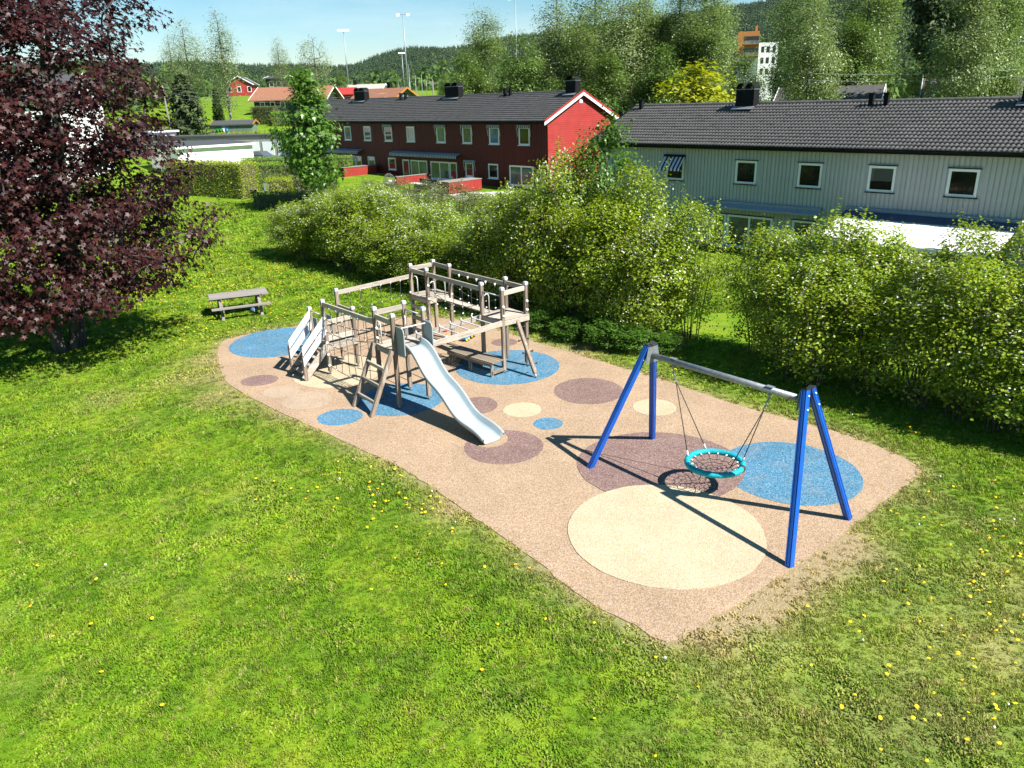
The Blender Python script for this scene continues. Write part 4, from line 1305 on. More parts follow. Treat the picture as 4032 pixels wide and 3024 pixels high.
def place_shrub(ms, w, n_off, H, rz, label, group, wide=1.0, name='flowering_shrub'):
    x, y = WD * w + ND * n_off
    o = empty(name, (x, y, GZ(x, y) - .03), rz, label, 'shrub', group)
    o.scale = (wide, wide, H / 4.0)
    st = link_mesh('stems', ms[0], parent=o)
    lf = link_mesh('leaves', ms[1], parent=o); lf['kind'] = 'stuff'
    if ms[2]:
        b = link_mesh('blossom', ms[2], parent=o); b['kind'] = 'stuff'
    return o
sr = random.Random(5)
HED = [  # (w from, w to, step, height table, label, group)
 (-35.4, -20.2, 1.15, [(-36, 2.9), (-33, 3.6), (-30, 3.9), (-27.5, 3.6), (-25, 3.0), (-22, 2.9), (-20, 3.4)], 'flowering shrub in the low left stretch of the hedge behind the climbing frame', 'shrubs in the left stretch of the hedge'),
 (-19.7, -12.7, .95, [(-20, 4.4), (-19, 5.2), (-18, 5.5), (-17, 5.3), (-16, 5.5), (-15, 5.2), (-14, 4.4), (-12.7, 3.6)], 'tall white-flowering shrub in the hedge mass between climbing frame and grey house', 'shrubs in the tall middle of the hedge'),
 (-10.7, 3.6, 1.0, [(-11, 3.2), (-9.5, 3.7), (-8, 4.0), (-5, 4.1), (-2, 4.1), (4, 4.2)], 'flowering shrub in the hedge stretch right of the gap behind the swing', 'shrubs in the right stretch of the hedge')]
for w0, w1, st, tab, lb, gp in HED:
    w = w0
    while w <= w1:
        for row in (0, 1):
            if 'tall middle' in gp and w > (-12.2, -12.9)[row] or 'right stretch' in gp and w < (-9.6, -10.7)[row]: continue
            h = np.interp(w, [a for a, _ in tab], [b for _, b in tab]) * sr.uniform(.74, 1.12) * (1 if row else .86)
            ms = SHR[sr.randrange(4)]
            place_shrub(ms, w + sr.uniform(-.2, .2) + row * .45, 17.95 + row * 1.25 + sr.uniform(-.2, .2), h, sr.uniform(0, 6.28), lb, gp, sr.uniform(.9, 1.12))
        w += st
place_shrub(SHD[0], -16.4, 19.6, 6.2, 1.0, 'tall dark green shrub rising highest from the middle of the hedge', None, 1.0, 'dark_shrub')
place_shrub(SHD[0], -18.6, 20.2, 4.6, 2.0, 'dark green shrub behind the hedge in front of the red terrace', None, 1.0, 'dark_shrub')
for w, n_, h in ((-39.5, 23.5, 2.6), (-38, 25, 3.0), (-36, 25.2, 3.2), (-33.5, 25.4, 3.3), (-35.5, 22.5, 2.7), (-37.3, 22.3, 2.4), (-31, 25.2, 3.3), (-29, 25, 2.9), (-32.5, 22.5, 2.9)):
    place_shrub(SHD[1], w, n_, h, sr.uniform(0, 6), 'dull green bush between the hedge and the red house', 'dull bushes by the red house', 1.25, 'bush')
for w, n_, h in ((-28.2, 26.5, 2.6), (-26.9, 26.8, 2.5)):
    place_shrub(SHD[0], w, n_, h, sr.uniform(0, 6), 'bright green bush beside the red terrace screen', 'green bushes by the terrace screens', 1.0, 'bush')
# undergrowth at the hedge foot
for w, n_, h, s in ((-16.6, 16.9, .75, .9), (-15.2, 16.8, .7, 1.0), (-13.8, 16.8, .85, 1.05), (-12.9, 17.1, .8, .9), (-12.2, 17.6, .6, .7)):
    place_shrub(SHD[0], w, n_, h, sr.uniform(0, 6), 'low leafy ground plant at the foot of the hedge by the gap', 'ground plants at the hedge foot', s * .6, 'ground_plant')
# slim stem in the gap
xg, yg = WD * -12.6 + ND * 17.5

# --- young green maple in front of the red house
ym = tree_meshes('young_maple', 51, 9.2, 1.3, [(0, .9), (.2, 1.7), (.5, 2.15), (.65, 1.9), (.85, 1.0), (1, .35)], 85, 80, .27, .42, M['leaf_maple'], M['bark'], .12, LEAF_STAR, shell=.4, down=1.2)
place_tree('young_maple', ym, (-13.4, 55, 0), 0, 1, 'slim young green maple standing before the red row house', 'tree')

# --- birches and woodland trees (a few shapes, reused at other sizes and turns)
BP = [(0, .7), (.2, 2.1), (.45, 2.8), (.7, 2.5), (.88, 1.6), (1, .5)]
BIR = [tree_meshes('birch', s, 16, 2.2, BP, 105, 240, .15, .52, M['leaf_birch'], M['bark_birch'], .17, LEAF_OVAL, droop=.3, shell=.5, down=1.2, flat=.8) for s in (61, 62, 63)]
BIRP = [tree_meshes('pale_birch', s, 16, 3.0, [(0, .6), (.2, 2.0), (.5, 2.6), (.75, 2.0), (.9, 1.1), (1, .3)], 95, 230, .145, .52, M['leaf_birch_pale'], M['bark_birch'], .15, LEAF_OVAL, droop=.4, shell=.5, down=1.2, flat=.8) for s in (64, 65)]
WP = [(0, .9), (.2, 2.6), (.45, 3.3), (.7, 2.6), (.88, 1.5), (1, .4)]
WOO = [tree_meshes('woodland_tree', s, 15, 1.0, WP, 130, 190, .19, .6, M['leaf_wood'], M['bark'], .17, LEAF_OVAL, shell=.4, down=.9) for s in (71, 72)]
AIRY = tree_meshes('airy_birch', 66, 16, 3.0, [(0, .6), (.2, 1.8), (.5, 2.3), (.75, 1.8), (.9, 1.1), (1, .3)], 110, 75, .15, .45, M['leaf_birch_pale'], M['bark_birch'], .15, LEAF_OVAL, droop=.6, shell=.4, down=2.0, flat=.9, tip=.009)
SPARSE = tree_meshes('sparse_birch', 75, 14, 2.0, [(0, 1), (.25, 3.2), (.55, 4.2), (.8, 3.0), (1, .6)], 110, 34, .2, .5, M['leaf_birch_pale'], M['bark'], .16, LEAF_OVAL, droop=.5, down=2, tip=.012)
def T(kind, x, y, top, label, group=None, name='birch', i=0, wide=1.0, base=None):
    ms, H = {'b': (BIR[i % 3], 16), 'p': (BIRP[i % 2], 16), 'w': (WOO[i % 2], 15), 's': (SPARSE, 14), 'a': (AIRY, 16)}[kind]
    z = GZ(x, y) if base is None else base
    s = (top - z) / H
    return place_tree(name, ms, (x, y, z - .1), i * 1.37, (s * wide, s * wide, s), label, 'tree', group)
wl, wg = 'birch in the dense wood rising behind the red and grey row houses', 'birches in the wood behind the row houses'
dl, dg = 'darker leafy tree in the dense wood behind the row houses', 'darker trees in the wood behind the row houses'
i = 0
for k, x, y, top in (('b', -2, 90, 16.2), ('w', -3.9, 86, 12), ('w', 1.9, 82, 13.4), ('p', 5.9, 87, 18.2), ('b', 9.8, 88, 19), ('p', 11.8, 82, 18), ('b', 14.5, 84, 17), ('b', 18, 84, 17.5),
                     ('p', 19.5, 80, 18.5), ('b', 18.9, 76, 15), ('w', 14.7, 75, 11.5), ('w', 9.9, 77, 11), ('b', 7.5, 80, 14), ('w', 17.5, 78, 12.5), ('w', 4.8, 78, 9), ('w', 12.5, 90, 15), ('w', 0, 96, 12), ('b', 16.3, 92, 18), ('w', 20.2, 92, 15), ('w', 23.6, 80, 10.6), ('w', 6.5, 94, 15)):
    T(k, x, y, top, dl if k == 'w' else wl, dg if k == 'w' else wg, 'woodland_tree' if k == 'w' else 'birch', i, 1.15); i += 1
for k, x, y, top, lb in (('p', 26.6, 71, 15.5, 'broad pale birch between the pale apartment block and the grey roof chimney pipes'),
                         ('b', 29.2, 78, 13, None), ('b', 33, 92, 19, None), ('b', 37.8, 86, 19, 'tall white-stemmed birch left of the pine behind the grey roof'), ('w', 35.5, 84, 14, None),
                         ('p', 35.2, 63, 15, 'loose birch with bent stem at the right edge behind the grey roof'), ('b', 42.5, 71, 17, None), ('w', 31, 86, 12, None), ('w', 39.5, 92, 14, None), ('w', 45, 84, 15, None), ('b', 48.5, 82, 17, None)):
    T(k, x, y, top, lb or 'tree in the belt behind the right end of the grey roof', None if lb else 'trees behind the right end of the grey roof', 'birch' if k != 'w' else 'woodland_tree', i, 1.12); i += 1
lime = tree_meshes('lime_tree', 77, 9.5, 1.5, [(0, 1.6), (.25, 3.1), (.5, 3.4), (.75, 2.4), (1, .6)], 90, 100, .26, .5, M['leaf_lime'], M['bark'], .14, LEAF_STAR, shell=.5)
place_tree('yellow_green_tree', lime, (14.6, 62.5, GZ(14.6, 62.5)), 0, (1.4, 1.4, 1.06), 'bright yellow-green tree rising behind the ridge of the grey roof', 'tree')
# left background
T('a', -47.3, 125, 20, 'tall pale birch at the edge of the purple maple', None, 'birch', 1, 1.3)
T('a', -40.4, 120, 20.6, 'tallest birch above the green shed', None, 'birch', 2, 1.2)
T('a', -52.5, 132, 18.5, 'pale birch half hidden by the purple maple', None, 'birch', 0, 1.2)
T('a', -40.3, 150, 19, 'birch behind the black house with brown roof', None, 'birch', 1, 1.15)
T('s', -34, 150, 19, 'broad sparse birch behind the young maple', None, 'birch', 3, 1.1)
T('w', -31.5, 160, 13.5, 'leafy tree below the sparse birch beside the floodlight mast', None, 'woodland_tree', 4, 1.0)
T('w', -9, 126, 11.2, 'small olive green tree by the wooden utility pole', None, 'woodland_tree', 5, .9)
T('w', -60, 118, 14, 'leafy tree behind the purple maple crown', None, 'woodland_tree', 6, 1.2)

def conifer(name, seed, H, r, n, mat, lsz, layers=14, rag=.25, cb=.1):
    rg = np.random.default_rng(seed)
    t = rg.random(n) ** .8
    lay = np.floor(t * layers) / layers + rg.random(n) * .6 / layers
    a = rg.uniform(0, 6.283, n)
    env = r * (1 - lay) ** .8 * (.75 + rag * np.sin(a * 5 + np.floor(t * layers) * 2.1))
    q = rg.random(n) ** .5
    pos = np.column_stack([np.cos(a) * env * q, np.sin(a) * env * q, H * (cb + (1 - cb) * lay) - .12 * env * q])
    nr = np.column_stack([np.cos(a) * .5, np.sin(a) * .5, np.full(n, .8)])
    lm = leaf_mesh(name, pos, lsz * rg.uniform(.6, 1.3, n), nr, LEAF_SPRAY, mat, .5, rg, .6)
    w = MB().tube([(0, 0, -.1), (0.03 * H * .1, 0, H * .5), (0, 0, H * .95)], r * .07 + .05, 7, r1=.02)
    me = w.mesh(name + '_trunk'); me.materials.append(M['bark'])
    return me, lm
pn = conifer('pine', 81, 8.6, 3.2, 7000, M['needle'], .5, 9, .4, .12)
place_tree('pine', pn, (-43, 110, GZ(-43, 110)), 0, 1, 'dark broad pine beside the leaning utility pole', 'tree')
tj = conifer('thuja', 82, 5.2, 1.35, 3500, M['thuja'], .35, 26, .1, .0)
place_tree('thuja', tj, (-43.6, 124, GZ(-43.6, 124)), 0, 1.0, 'columnar yellow-green thuja below the tall birch', 'tree')
pn2 = tree_meshes('tall_pine', 83, 17, 8.5, [(0, .6), (.3, 2.4), (.6, 2.6), (.85, 1.7), (1, .6)], 70, 120, .4, .5, M['needle'], M['bark_pine'], .2, LEAF_SPRAY, shell=.3, flat=.4)
place_tree('tall_pine', pn2, (38.6, 74, GZ(38.6, 74)), 0, 1, 'tall pine with orange trunk behind the right end of the grey roof', 'tree')

# --- clipped hedges and bushes in the gardens
def hedge_block(name, cx, cy, rz, L, W, H, mat, label, lsz=.09, dens=210):
    o = empty(name, (cx, cy, GZ(cx, cy) - .03), rz, label, 'hedge')
    MB().box(-L / 2 + .22, L / 2 - .22, -W / 2 + .22, W / 2 - .22, 0, H - .22).build('twigs', M['twig'], o)
    fs = [((L, H), lambda a, b: (a - L / 2, -W / 2, b), (0, -1, .2)), ((L, H), lambda a, b: (a - L / 2, W / 2, b), (0, 1, .2)), ((W, H), lambda a, b: (-L / 2, a - W / 2, b), (-1, 0, .2)),
          ((W, H), lambda a, b: (L / 2, a - W / 2, b), (1, 0, .2)), ((L, W), lambda a, b: (a - L / 2, b - W / 2, H), (0, 0, 1))]
    ps = []; ns = []
    for (A, B), fn, nn in fs:
        n = int(A * B * dens)
        a = rng.uniform(0, A, n); b = rng.uniform(0, B, n)
        z = np.array(fn(a, b), dtype=object)
        p = np.column_stack([np.broadcast_to(np.asarray(c, float), n) for c in fn(a, b)])
        ps.append(p - np.array(nn) * np.abs(rng.normal(0, .1, n))[:, None] + rng.normal(0, .05, (n, 3))); ns.append(np.tile(nn, (n, 1)))
    p = np.vstack(ps)
    lump = (vnoise(p[:, :2] + p[:, 2:3] * .6 + 20, .7, 23) - .5) * .22
    p = p * (1 + lump[:, None] * .25)
    p[:, 2] = np.maximum(p[:, 2], .03)
    c = link_mesh('leaves', leaf_mesh(name, p, lsz * rng.uniform(.6, 1.3, len(p)), np.vstack(ns) * 1.0, LEAF_OVAL, mat, .55, rng, .1), parent=o)
    c['kind'] = 'stuff'
    return o
hedge_block('clipped_hedge', -24.8, 66.3, R(-30), 9.5, 2.0, 2.75, M['leaf_hedge_yellow'], 'tall clipped yellow-green hedge ending beside the garden chair')
hedge_block('clipped_hedge', -18.4, 68.6, R(-3), 7.5, 1.6, 2.3, M['leaf_hedge'], 'clipped mid-green hedge behind the garden chair')
hedge_block('clipped_hedge', -20.5, 78, R(-6), 11, 1.4, 1.9, M['leaf_hedge'], 'long clipped hedge in front of the parked car')
hedge_block('clipped_hedge', -18.2, 63.2, R(4), 1.9, 1.6, 1.65, M['leaf_hedge_yellow'], 'small square yellow clipped bush by the garden table')
hedge_block('clipped_hedge', -16.2, 57.0, R(-8), 4.6, 1.6, 1.15, M['leaf_dark_shrub'], 'low dark hedge in front of the yellow clipped bush')
hedge_block('clipped_hedge', -15.6, 62.4, R(20), 2.4, 1.6, 1.7, M['leaf_dull'], 'dull brownish clipped bush left of the young maple')
hedge_block('clipped_hedge', -37.0, 126, R(-20), 4.2, 1.8, 2.6, M['thuja'], 'clipped thuja hedge beside the black house', .14, 90)
hedge_block('round_bush', -33.8, 123, R(0), 2.6, 2.2, 2.0, M['leaf_hedge'], 'bright green rounded bush below the black house', .14, 90)
hedge_block('garden_hedge', -37.5, 112.8, R(-2), 6.5, .8, .5, M['leaf_hedge_yellow'], 'low yellow-green hedge along the foot of the green shed', .14, 90)

# --- far woods on the hills
def cone_src(name, seed, mat, H=12, r=2.4, n=46, sz=2.2):
    rg = np.random.default_rng(seed)
    t = rg.random(n) ** .7; a = rg.uniform(0, 6.283, n)
    env = r * (1 - t)
    pos = np.column_stack([np.cos(a) * env * .7, np.sin(a) * env * .7, 1 + (H - 1) * t])
    nr = np.column_stack([np.cos(a), np.sin(a), np.full(n, .5)])
    me = leaf_mesh(name, pos, sz * (1.1 - .6 * t), nr, LEAF_OVAL, mat, .35, rg, 1.2)
    return bpy.data.objects.new(name, me)
def round_src(name, seed, mat, H=11, r=3.6, n=60, sz=1.9):
    rg = np.random.default_rng(seed)
    d = rg.normal(0, 1, (n, 3)); d /= np.linalg.norm(d, axis=1)[:, None]
    pos = d * np.array([r, r, H * .42]) * (.7 + .3 * rg.random((n, 1))) + np.array([0, 0, H * .56])
    me = leaf_mesh(name, pos, sz * rg.uniform(.7, 1.3, n), d + np.array([0, 0, .3]), LEAF_OVAL, mat, .4, rg, .3)
    return bpy.data.objects.new(name, me)
srcs = [cone_src('conifer', 1, M['conifer_far']), cone_src('conifer', 2, M['conifer_far'], 14, 2.3), round_src('broadleaf', 3, M['broad_far']), round_src('broadleaf', 4, M['broad_far'], 9, 3.0)]
def wood_points():
    pts = []; wh = []
    n = 52000
    az = rng.uniform(-40, 42, n); r = np.sqrt(rng.uniform(560 ** 2, 1640 ** 2, n))
    z = hill_z(az, r)
    p = np.column_stack([r * np.sin(np.radians(az)), r * np.cos(np.radians(az)), z - .5])
    nz = vnoise(p[:, :2] + 5000, 90, 31) * .6 + vnoise(p[:, :2] + 5000, 30, 32) * .4
    low = 1 - sstep(480, 900, r)
    dec = rng.random(n) < (.06 + .55 * low + .5 * (nz > .6))
    open_ = (nz < .36) & (r < 760) & (rng.random(n) < .8)
    k = ~open_
    return p[k], np.where(dec, rng.integers(2, 4, n), rng.integers(0, 2, n))[k]
wp, ww = wood_points()
scatter('hill_forest', wp, rng.uniform(.7, 1.2, len(wp)) * (.55 + .45 * sstep(560, 1000, np.hypot(wp[:, 0], wp[:, 1]))), rng.uniform(0, 6.28, len(wp)), srcs, ww, {}, 'distant spruce and birch forest covering the hills', 'forest')
# nearer belt of trees between the houses and the hills
n = 900
az = rng.uniform(-38, 40, n); rr_ = rng.uniform(175, 430, n)
bx, by = rr_ * np.sin(np.radians(az)), rr_ * np.cos(np.radians(az))
ok = (((np.abs(az + 8) > 9) | (rr_ > 300)) | (rng.random(n) < .1)) & ~((az < -15) & (az > -20) & (rr_ < 250)) & ~((az > 13) & (az < 20.5) & (rr_ < 330))
bx, by = bx[ok], by[ok]
bz = ground_z(bx, by) - .4
scatter('valley_woods', np.column_stack([bx, by, bz]), rng.uniform(.5, .85, len(bx)), rng.uniform(0, 6.28, len(bx)), srcs, rng.choice([0, 2, 2, 3, 3], len(bx)), {}, 'mixed trees filling the valley floor below the hills', 'forest')
# ------------------------------------------------------------------ row houses
HROT = math.atan2(-.7314, .682)
TW, TL, TC = .40, .42, .345
def tile_arrays():
    n = 8
    vs = []; fs = []
    for j, (y, lift) in enumerate(((0, .062), (TL, .01))):
        for i in range(n + 1):
            x = TW * i / n
            vs.append((x, y, lift + .03 * math.sin(2 * math.pi * (2 * i / n) + .6)))
    for i in range(n + 1):
        x = TW * i / n
        vs.append((x, .004, .0))
    for i in range(n):
        fs.append((i, i + 1, n + 2 + i, n + 1 + i))
        fs.append((2 * n + 2 + i, 2 * n + 3 + i, i + 1, i))
    return np.array(vs), np.array(fs)
TV, TF = tile_arrays()

def tiled_slope(roof, x0, x1, y0, z0, th, Ls, mat, near_x, holes=()):
    """courses of tiles from the eave up; the 300 nearest are separate pieces, the rest one piece"""
    c, s = math.cos(th), math.sin(th)
    me = np_mesh('tile', TV, TF); me.materials.append(mat)
    spots = []
    nc = int(Ls / TC); ncol = int((x1 - x0) / TW)
    for j in range(nc):
        for i in range(ncol):
            d = j * TC - .05
            spots.append((x0 + i * TW, y0 + d * c, z0 + d * s))
    spots = np.array(spots)
    order = np.argsort(np.abs(spots[:, 0] - near_x) + .3 * (spots[:, 1] - y0))
    for k in order[:300]:
        link_mesh('tile', me, parent=roof, loc=tuple(spots[k] + np.array([0, 0, random.gauss(0, .003)])), rot=(th + random.gauss(0, .006), 0, 0))
    rest = spots[order[300:]]
    tv = np.column_stack([TV[:, 0], TV[:, 1] * c - TV[:, 2] * s, TV[:, 1] * s + TV[:, 2] * c])
    v = (rest[:, None, :] + tv[None] + rng.normal(0, .003, (len(rest), 1, 3))).reshape(-1, 3)
    f = (TF[None] + (np.arange(len(rest)) * len(TV))[:, None, None]).reshape(-1, 4)
    o = link_mesh('tiles', np_mesh('tiles', v, f), mat, roof); o['kind'] = 'stuff'

def window(H, x, z, w, h, yf, glass='glass', frame='white_paint', sill='white_paint', head=None, mull=0, fw=.07, tilt=0, split=None):
    """frame standing proud of the wall with its pane set back, sill below and flashing above"""
    m = MB()
    y0, y1 = yf - .05, yf + .03
    m.box(x, x + fw, y0, y1, z, z + h); m.box(x + w - fw, x + w, y0, y1, z, z + h)
    m.box(x + fw, x + w - fw, y0, y1, z, z + fw); m.box(x + fw, x + w - fw, y0, y1, z + h - fw, z + h)
    for k in range(mull):
        xx = x + w * (k + 1) / (mull + 1)
        m.box(xx - .06, xx + .06, y0 + .002, y1, z + fw, z + h - fw)
    f = m.build('window', M[frame], H)
    s = MB()
    a = fw + .045
    s.box(x + fw, x + a, y0 + .02, y1, z + fw, z + h - fw); s.box(x + w - a, x + w - fw, y0 + .02, y1, z + fw, z + h - fw)
    s.box(x + a, x + w - a, y0 + .02, y1, z + fw, z + a); s.box(x + a, x + w - a, y0 + .02, y1, z + h - a, z + h - fw)
    s.build('sash', M['white_paint'], f)
    p = MB()
    if split:
        p.quad((x + a, yf - .016, z + h * split), (x + w - a, yf - .016, z + h * split), (x + w - a, yf - .016, z + h - a), (x + a, yf - .016, z + h - a))
        p.build('blind', M['glass_blind'], f)
        p = MB()
        p.quad((x + a, yf - .012, z + a), (x + w - a, yf - .012, z + a), (x + w - a, yf - .012, z + h * split), (x + a, yf - .012, z + h * split))
    else:
        p.quad((x + a, yf - .012, z + a), (x + w - a, yf - .012, z + a), (x + w - a, yf - .012, z + h - a), (x + a, yf - .012, z + h - a))
    p.build('pane', M[glass], f)
    MB().box(x - .06, x + w + .06, yf - .13, yf, z - .045, z - .005).build('sill', M[sill], f)
    if head:
        MB().box(x - .06, x + w + .06, yf - .1, yf, z + h + .006, z + h + .04).build('head_flashing', M[head], f)
    return f

def boards(H, x0, x1, z0, z1, yf, mat, pitch, bw, wins):
    """vertical boards proud of the wall, cut round the windows"""
    cache = {}
    x = x0
    while x < x1 - bw:
        cuts = sorted((wz - .05, wz + wh + .05) for wx, wz, ww, wh in wins if x + bw > wx - .02 and x < wx + ww + .02)
        segs = []; lo = z0
        for a, b in cuts:
            if a > lo: segs.append((lo, a))
            lo = max(lo, b)
        if lo < z1: segs.append((lo, z1))
        for a, b in segs:
            key = (round(a, 2), round(b, 2))
            if key not in cache:
                cache[key] = MB().box(0, bw, -.028, 0, a, b).mesh('board'); cache[key].materials.append(M[mat])
            link_mesh('board', cache[key], parent=H, loc=(x, yf, 0))
        x += pitch

def chimney(roof, x, y, z, n=2, w=1.15, d=.6, h=1.25):
    m = MB()
    m.box(x, x + w, y - d / 2, y + d / 2, z - .5, z + h - .32)
    o = m.build('chimney', M['black_metal'], roof)
    q = MB(); ww = w / n
    for k in range(n):
        c = x + ww * (k + .5)
        pr = [(c + ww / 2 * math.cos(t), z + h - .32 + .34 * math.sin(t)) for t in np.linspace(0, math.pi, 11)]
        m2 = len(pr)
        q.add([(a, y - d / 2 - .03, b) for a, b in pr] + [(a, y + d / 2 + .03, b) for a, b in pr], [(i, i + 1, m2 + i + 1, m2 + i) for i in range(m2 - 1)])
    q.build('cowl', M['black_metal'], o)
    MB().box(x - .01, x + w + .01, y - d / 2 - .012, y + d / 2 + .012, z + h - .34, z + h - .31).build('band', M['steel'], o)
    f = MB(); f.add([(x - .12, y - d / 2 - .28, z - .13), (x + w + .12, y - d / 2 - .28, z - .13), (x + w + .12, y - d / 2, z + .02), (x - .12, y - d / 2, z + .02)], [(0, 1, 2, 3)])
    f.build('flashing', M['steel'], o)
def vent(roof, x, y, z, h=.62):
    m = MB(); m.box(x - .11, x + .11, y - .11, y + .11, z - .4, z + h - .06)
    o = m.build('vent_pipe', M['black_metal'], roof)
    MB().box(x - .15, x + .15, y - .15, y + .15, z + h - .06, z + h).build('vent_cap', M['black_metal'], o)
    f = MB(); f.add([(x - .25, y - .35, z - .17), (x + .25, y - .35, z - .17), (x + .25, y - .1, z - .05), (x - .25, y - .1, z - .05)], [(0, 1, 2, 3)])
    f.build('flashing', M['black_metal'], o)

def row_house(name, org, x0, x1, depth, floor, eave, rise, wall_mat, tile_mat, wins, near_x, label, pitch, bw, soffit=.24):
    H = empty(name, (org[0], org[1], 0), HROT, label, 'house')
    oh = .45
    th = math.atan2(rise, depth / 2); Ls = math.hypot(rise, depth / 2)
    yf = oh + .03
    top = eave - soffit
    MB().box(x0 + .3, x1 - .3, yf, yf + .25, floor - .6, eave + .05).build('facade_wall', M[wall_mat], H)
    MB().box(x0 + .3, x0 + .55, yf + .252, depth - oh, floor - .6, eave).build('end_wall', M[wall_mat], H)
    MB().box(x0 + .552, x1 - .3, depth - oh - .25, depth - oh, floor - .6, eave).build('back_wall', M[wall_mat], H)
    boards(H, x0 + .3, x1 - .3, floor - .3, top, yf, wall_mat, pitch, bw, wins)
    # roof deck with front and back slope
    t = .14
    pr = [(0, eave - t), (0, eave), (depth / 2, eave + rise), (depth, eave), (depth, eave - t), (depth / 2, eave + rise - t)]
    m = MB()
    m.add([(x0, y, z) for y, z in pr] + [(x1, y, z) for y, z in pr], [(0, 1, 7, 6), (1, 2, 8, 7), (2, 3, 9, 8), (3, 4, 10, 9), (4, 5, 11, 10), (5, 0, 6, 11), (5, 4, 3, 2, 1, 0)[::1], (6, 7, 8, 9, 10, 11)])
    roof = m.build('roof', M['black_metal'], H)
    tiled_slope(roof, x0 + .02, x1 - .02, 0 - .03, eave + .01, th, Ls, M[tile_mat], near_x)
    rm = MB()
    a = [(-.16, -.10), (-.13, -.01), (-.06, .045), (.06, .045), (.13, -.01), (.16, -.10)]
    L = .42
    rm.add([(0, y, z + .012) for y, z in a] + [(L, y, z) for y, z in a], [(i, i + 1, 7 + i, 6 + i) for i in range(5)] + [(5, 4, 3, 2, 1, 0)])
    rme = rm.mesh('ridge_tile'); rme.materials.append(M[tile_mat])
    x = x0
    while x < x1 - .3:
        link_mesh('ridge_tile', rme, parent=roof, loc=(x, depth / 2, eave + rise + .08 + random.gauss(0, .003))); x += .385
    MB().box(x0, x1, .025, .06, eave - .2, eave - .0).build('fascia', M['black_metal'], H)
    g = MB(); g.tube([(x0, -.04, eave - .045), (x1, -.04, eave - .045)], .062, 8); g.build('gutter', M['black_metal'], H)
    MB().box(x0 + .3, x1 - .3, .062, yf - .03, eave - .2, eave - .16).build('soffit', M['black_metal'], H)
    for s, xx in ((-1, x0), (1, x1)):
        pass
    return H, roof, yf

# grey house
GW = [(5.4, 2.28, 1.24, 1.22)] + [(x, 2.3, 1.26, 1.22) for x in (10.0, 13.62, 17.2, 20.75)]
GL_ = [(8.66, -1.2, .95, 1.8), (9.7, -1.2, 2.75, 1.8), (13.58, -.55, 1.2, 1.17), (17.5, -1.2, 2.6, 1.8), (20.6, -1.2, 2.4, 1.8), (5.2, -.9, 2.0, 1.5)]
GH, groof, gyf = row_house('grey_row_house', (5.455, 50.09), 0, 27.2, 9.0, -1.35, 4.3, 2.03, 'grey_board', 'tile_grey', GW + GL_, 23.5,
                           'long grey board-clad row house with dark tiled roof on the right', .215, .155)
for k, (x, z, w, h) in enumerate(GW):
    window(GH, x, z, w, h, gyf, 'glass', sill='black_metal', head='black_metal', split=.42 if k == 3 else None)
for k, (x, z, w, h) in enumerate(GL_):
    window(GH, x, z, w, h, gyf, 'glass_curtain', sill='black_metal', head='black_metal', mull=1 if w > 1.9 else 0)
# striped window awning, half let out
q = MB(); q.add([(5.33, gyf - .06, 3.62), (6.72, gyf - .06, 3.62), (6.72, gyf - .62, 2.98), (5.33, gyf - .62, 2.98)], [(0, 1, 2, 3)])
q.add([(5.33, gyf - .62, 2.98), (6.72, gyf - .62, 2.98), (6.72, gyf - .63, 2.84), (5.33, gyf - .63, 2.84)], [(0, 1, 2, 3)])
aw = q.build('window_awning', M['stripe'], GH)
MB().box(5.3, 6.75, gyf - .14, gyf - .03, 3.6, 3.72).build('awning_cassette', M['black_metal'], aw)
for x in (5.34, 6.71):
    MB().tube([(x, gyf - .03, 2.62), (x, gyf - .62, 2.98)], .014, 6).build('awning_arm', M['white_paint'], aw)
MB().box(7.0, 8.1, gyf - .2, gyf - .03, 1.12, 1.28).build('awning_cassette', M['awning_grey'], GH)
m = MB(); m.box(8.3, 15.1, gyf - .2, gyf - .03, 1.16, 1.34); m.add([(8.3, gyf - .2, 1.2), (15.1, gyf - .2, 1.2), (15.1, gyf - .42, 1.02), (8.3, gyf - .42, 1.02)], [(0, 1, 2, 3)])
m.build('awning_cassette', M['awning_grey'], GH)
MB().box(8.3, 15.0, gyf - .44, gyf - .40, .93, 1.05).build('awning_front_bar', M['awning_grey'], GH)
# big white awning, let out: sagging panels between the arms
xs = np.linspace(16.4, 24.0, 41); m = MB(); vs = []; ny_ = 8
for j in range(ny_ + 1):
    t = j / ny_
    for x in xs:
        ph = (x - 16.4) / 1.55 % 1
        vs.append((x, gyf - .16 - 3.0 * t, 1.36 - .95 * t + .09 * t * abs(math.sin(math.pi * ph)) ** .6))
n_ = len(xs)
m.add(vs, [(j * n_ + i, (j + 1) * n_ + i, (j + 1) * n_ + i + 1, j * n_ + i + 1) for j in range(ny_) for i in range(n_ - 1)], smooth=True)
ba = m.build('terrace_awning', M['fabric_white'], GH)
MB().add([(16.38, gyf - .15, 1.385), (24.02, gyf - .15, 1.385), (24.02, gyf - .98, 1.16), (16.38, gyf - .98, 1.16), (16.38, gyf - .15, 1.375), (24.02, gyf - .15, 1.375), (24.02, gyf - .98, 1.15), (16.38, gyf - .98, 1.15)], [(0, 3, 2, 1), (4, 5, 6, 7), (3, 7, 6, 2), (0, 4, 7, 3), (1, 2, 6, 5)]).build('awning_hood', plain('navy_awning_hood', (0.05, 0.07, 0.12), .7), ba)
MB().box(16.35, 24.05, gyf - .2, gyf - .03, 1.36, 1.52).build('awning_cassette', M['awning_grey'], ba)
MB().box(16.4, 24.0, gyf - 3.2, gyf - 3.14, .30, .44).build('awning_front_bar', M['white_paint'], ba)
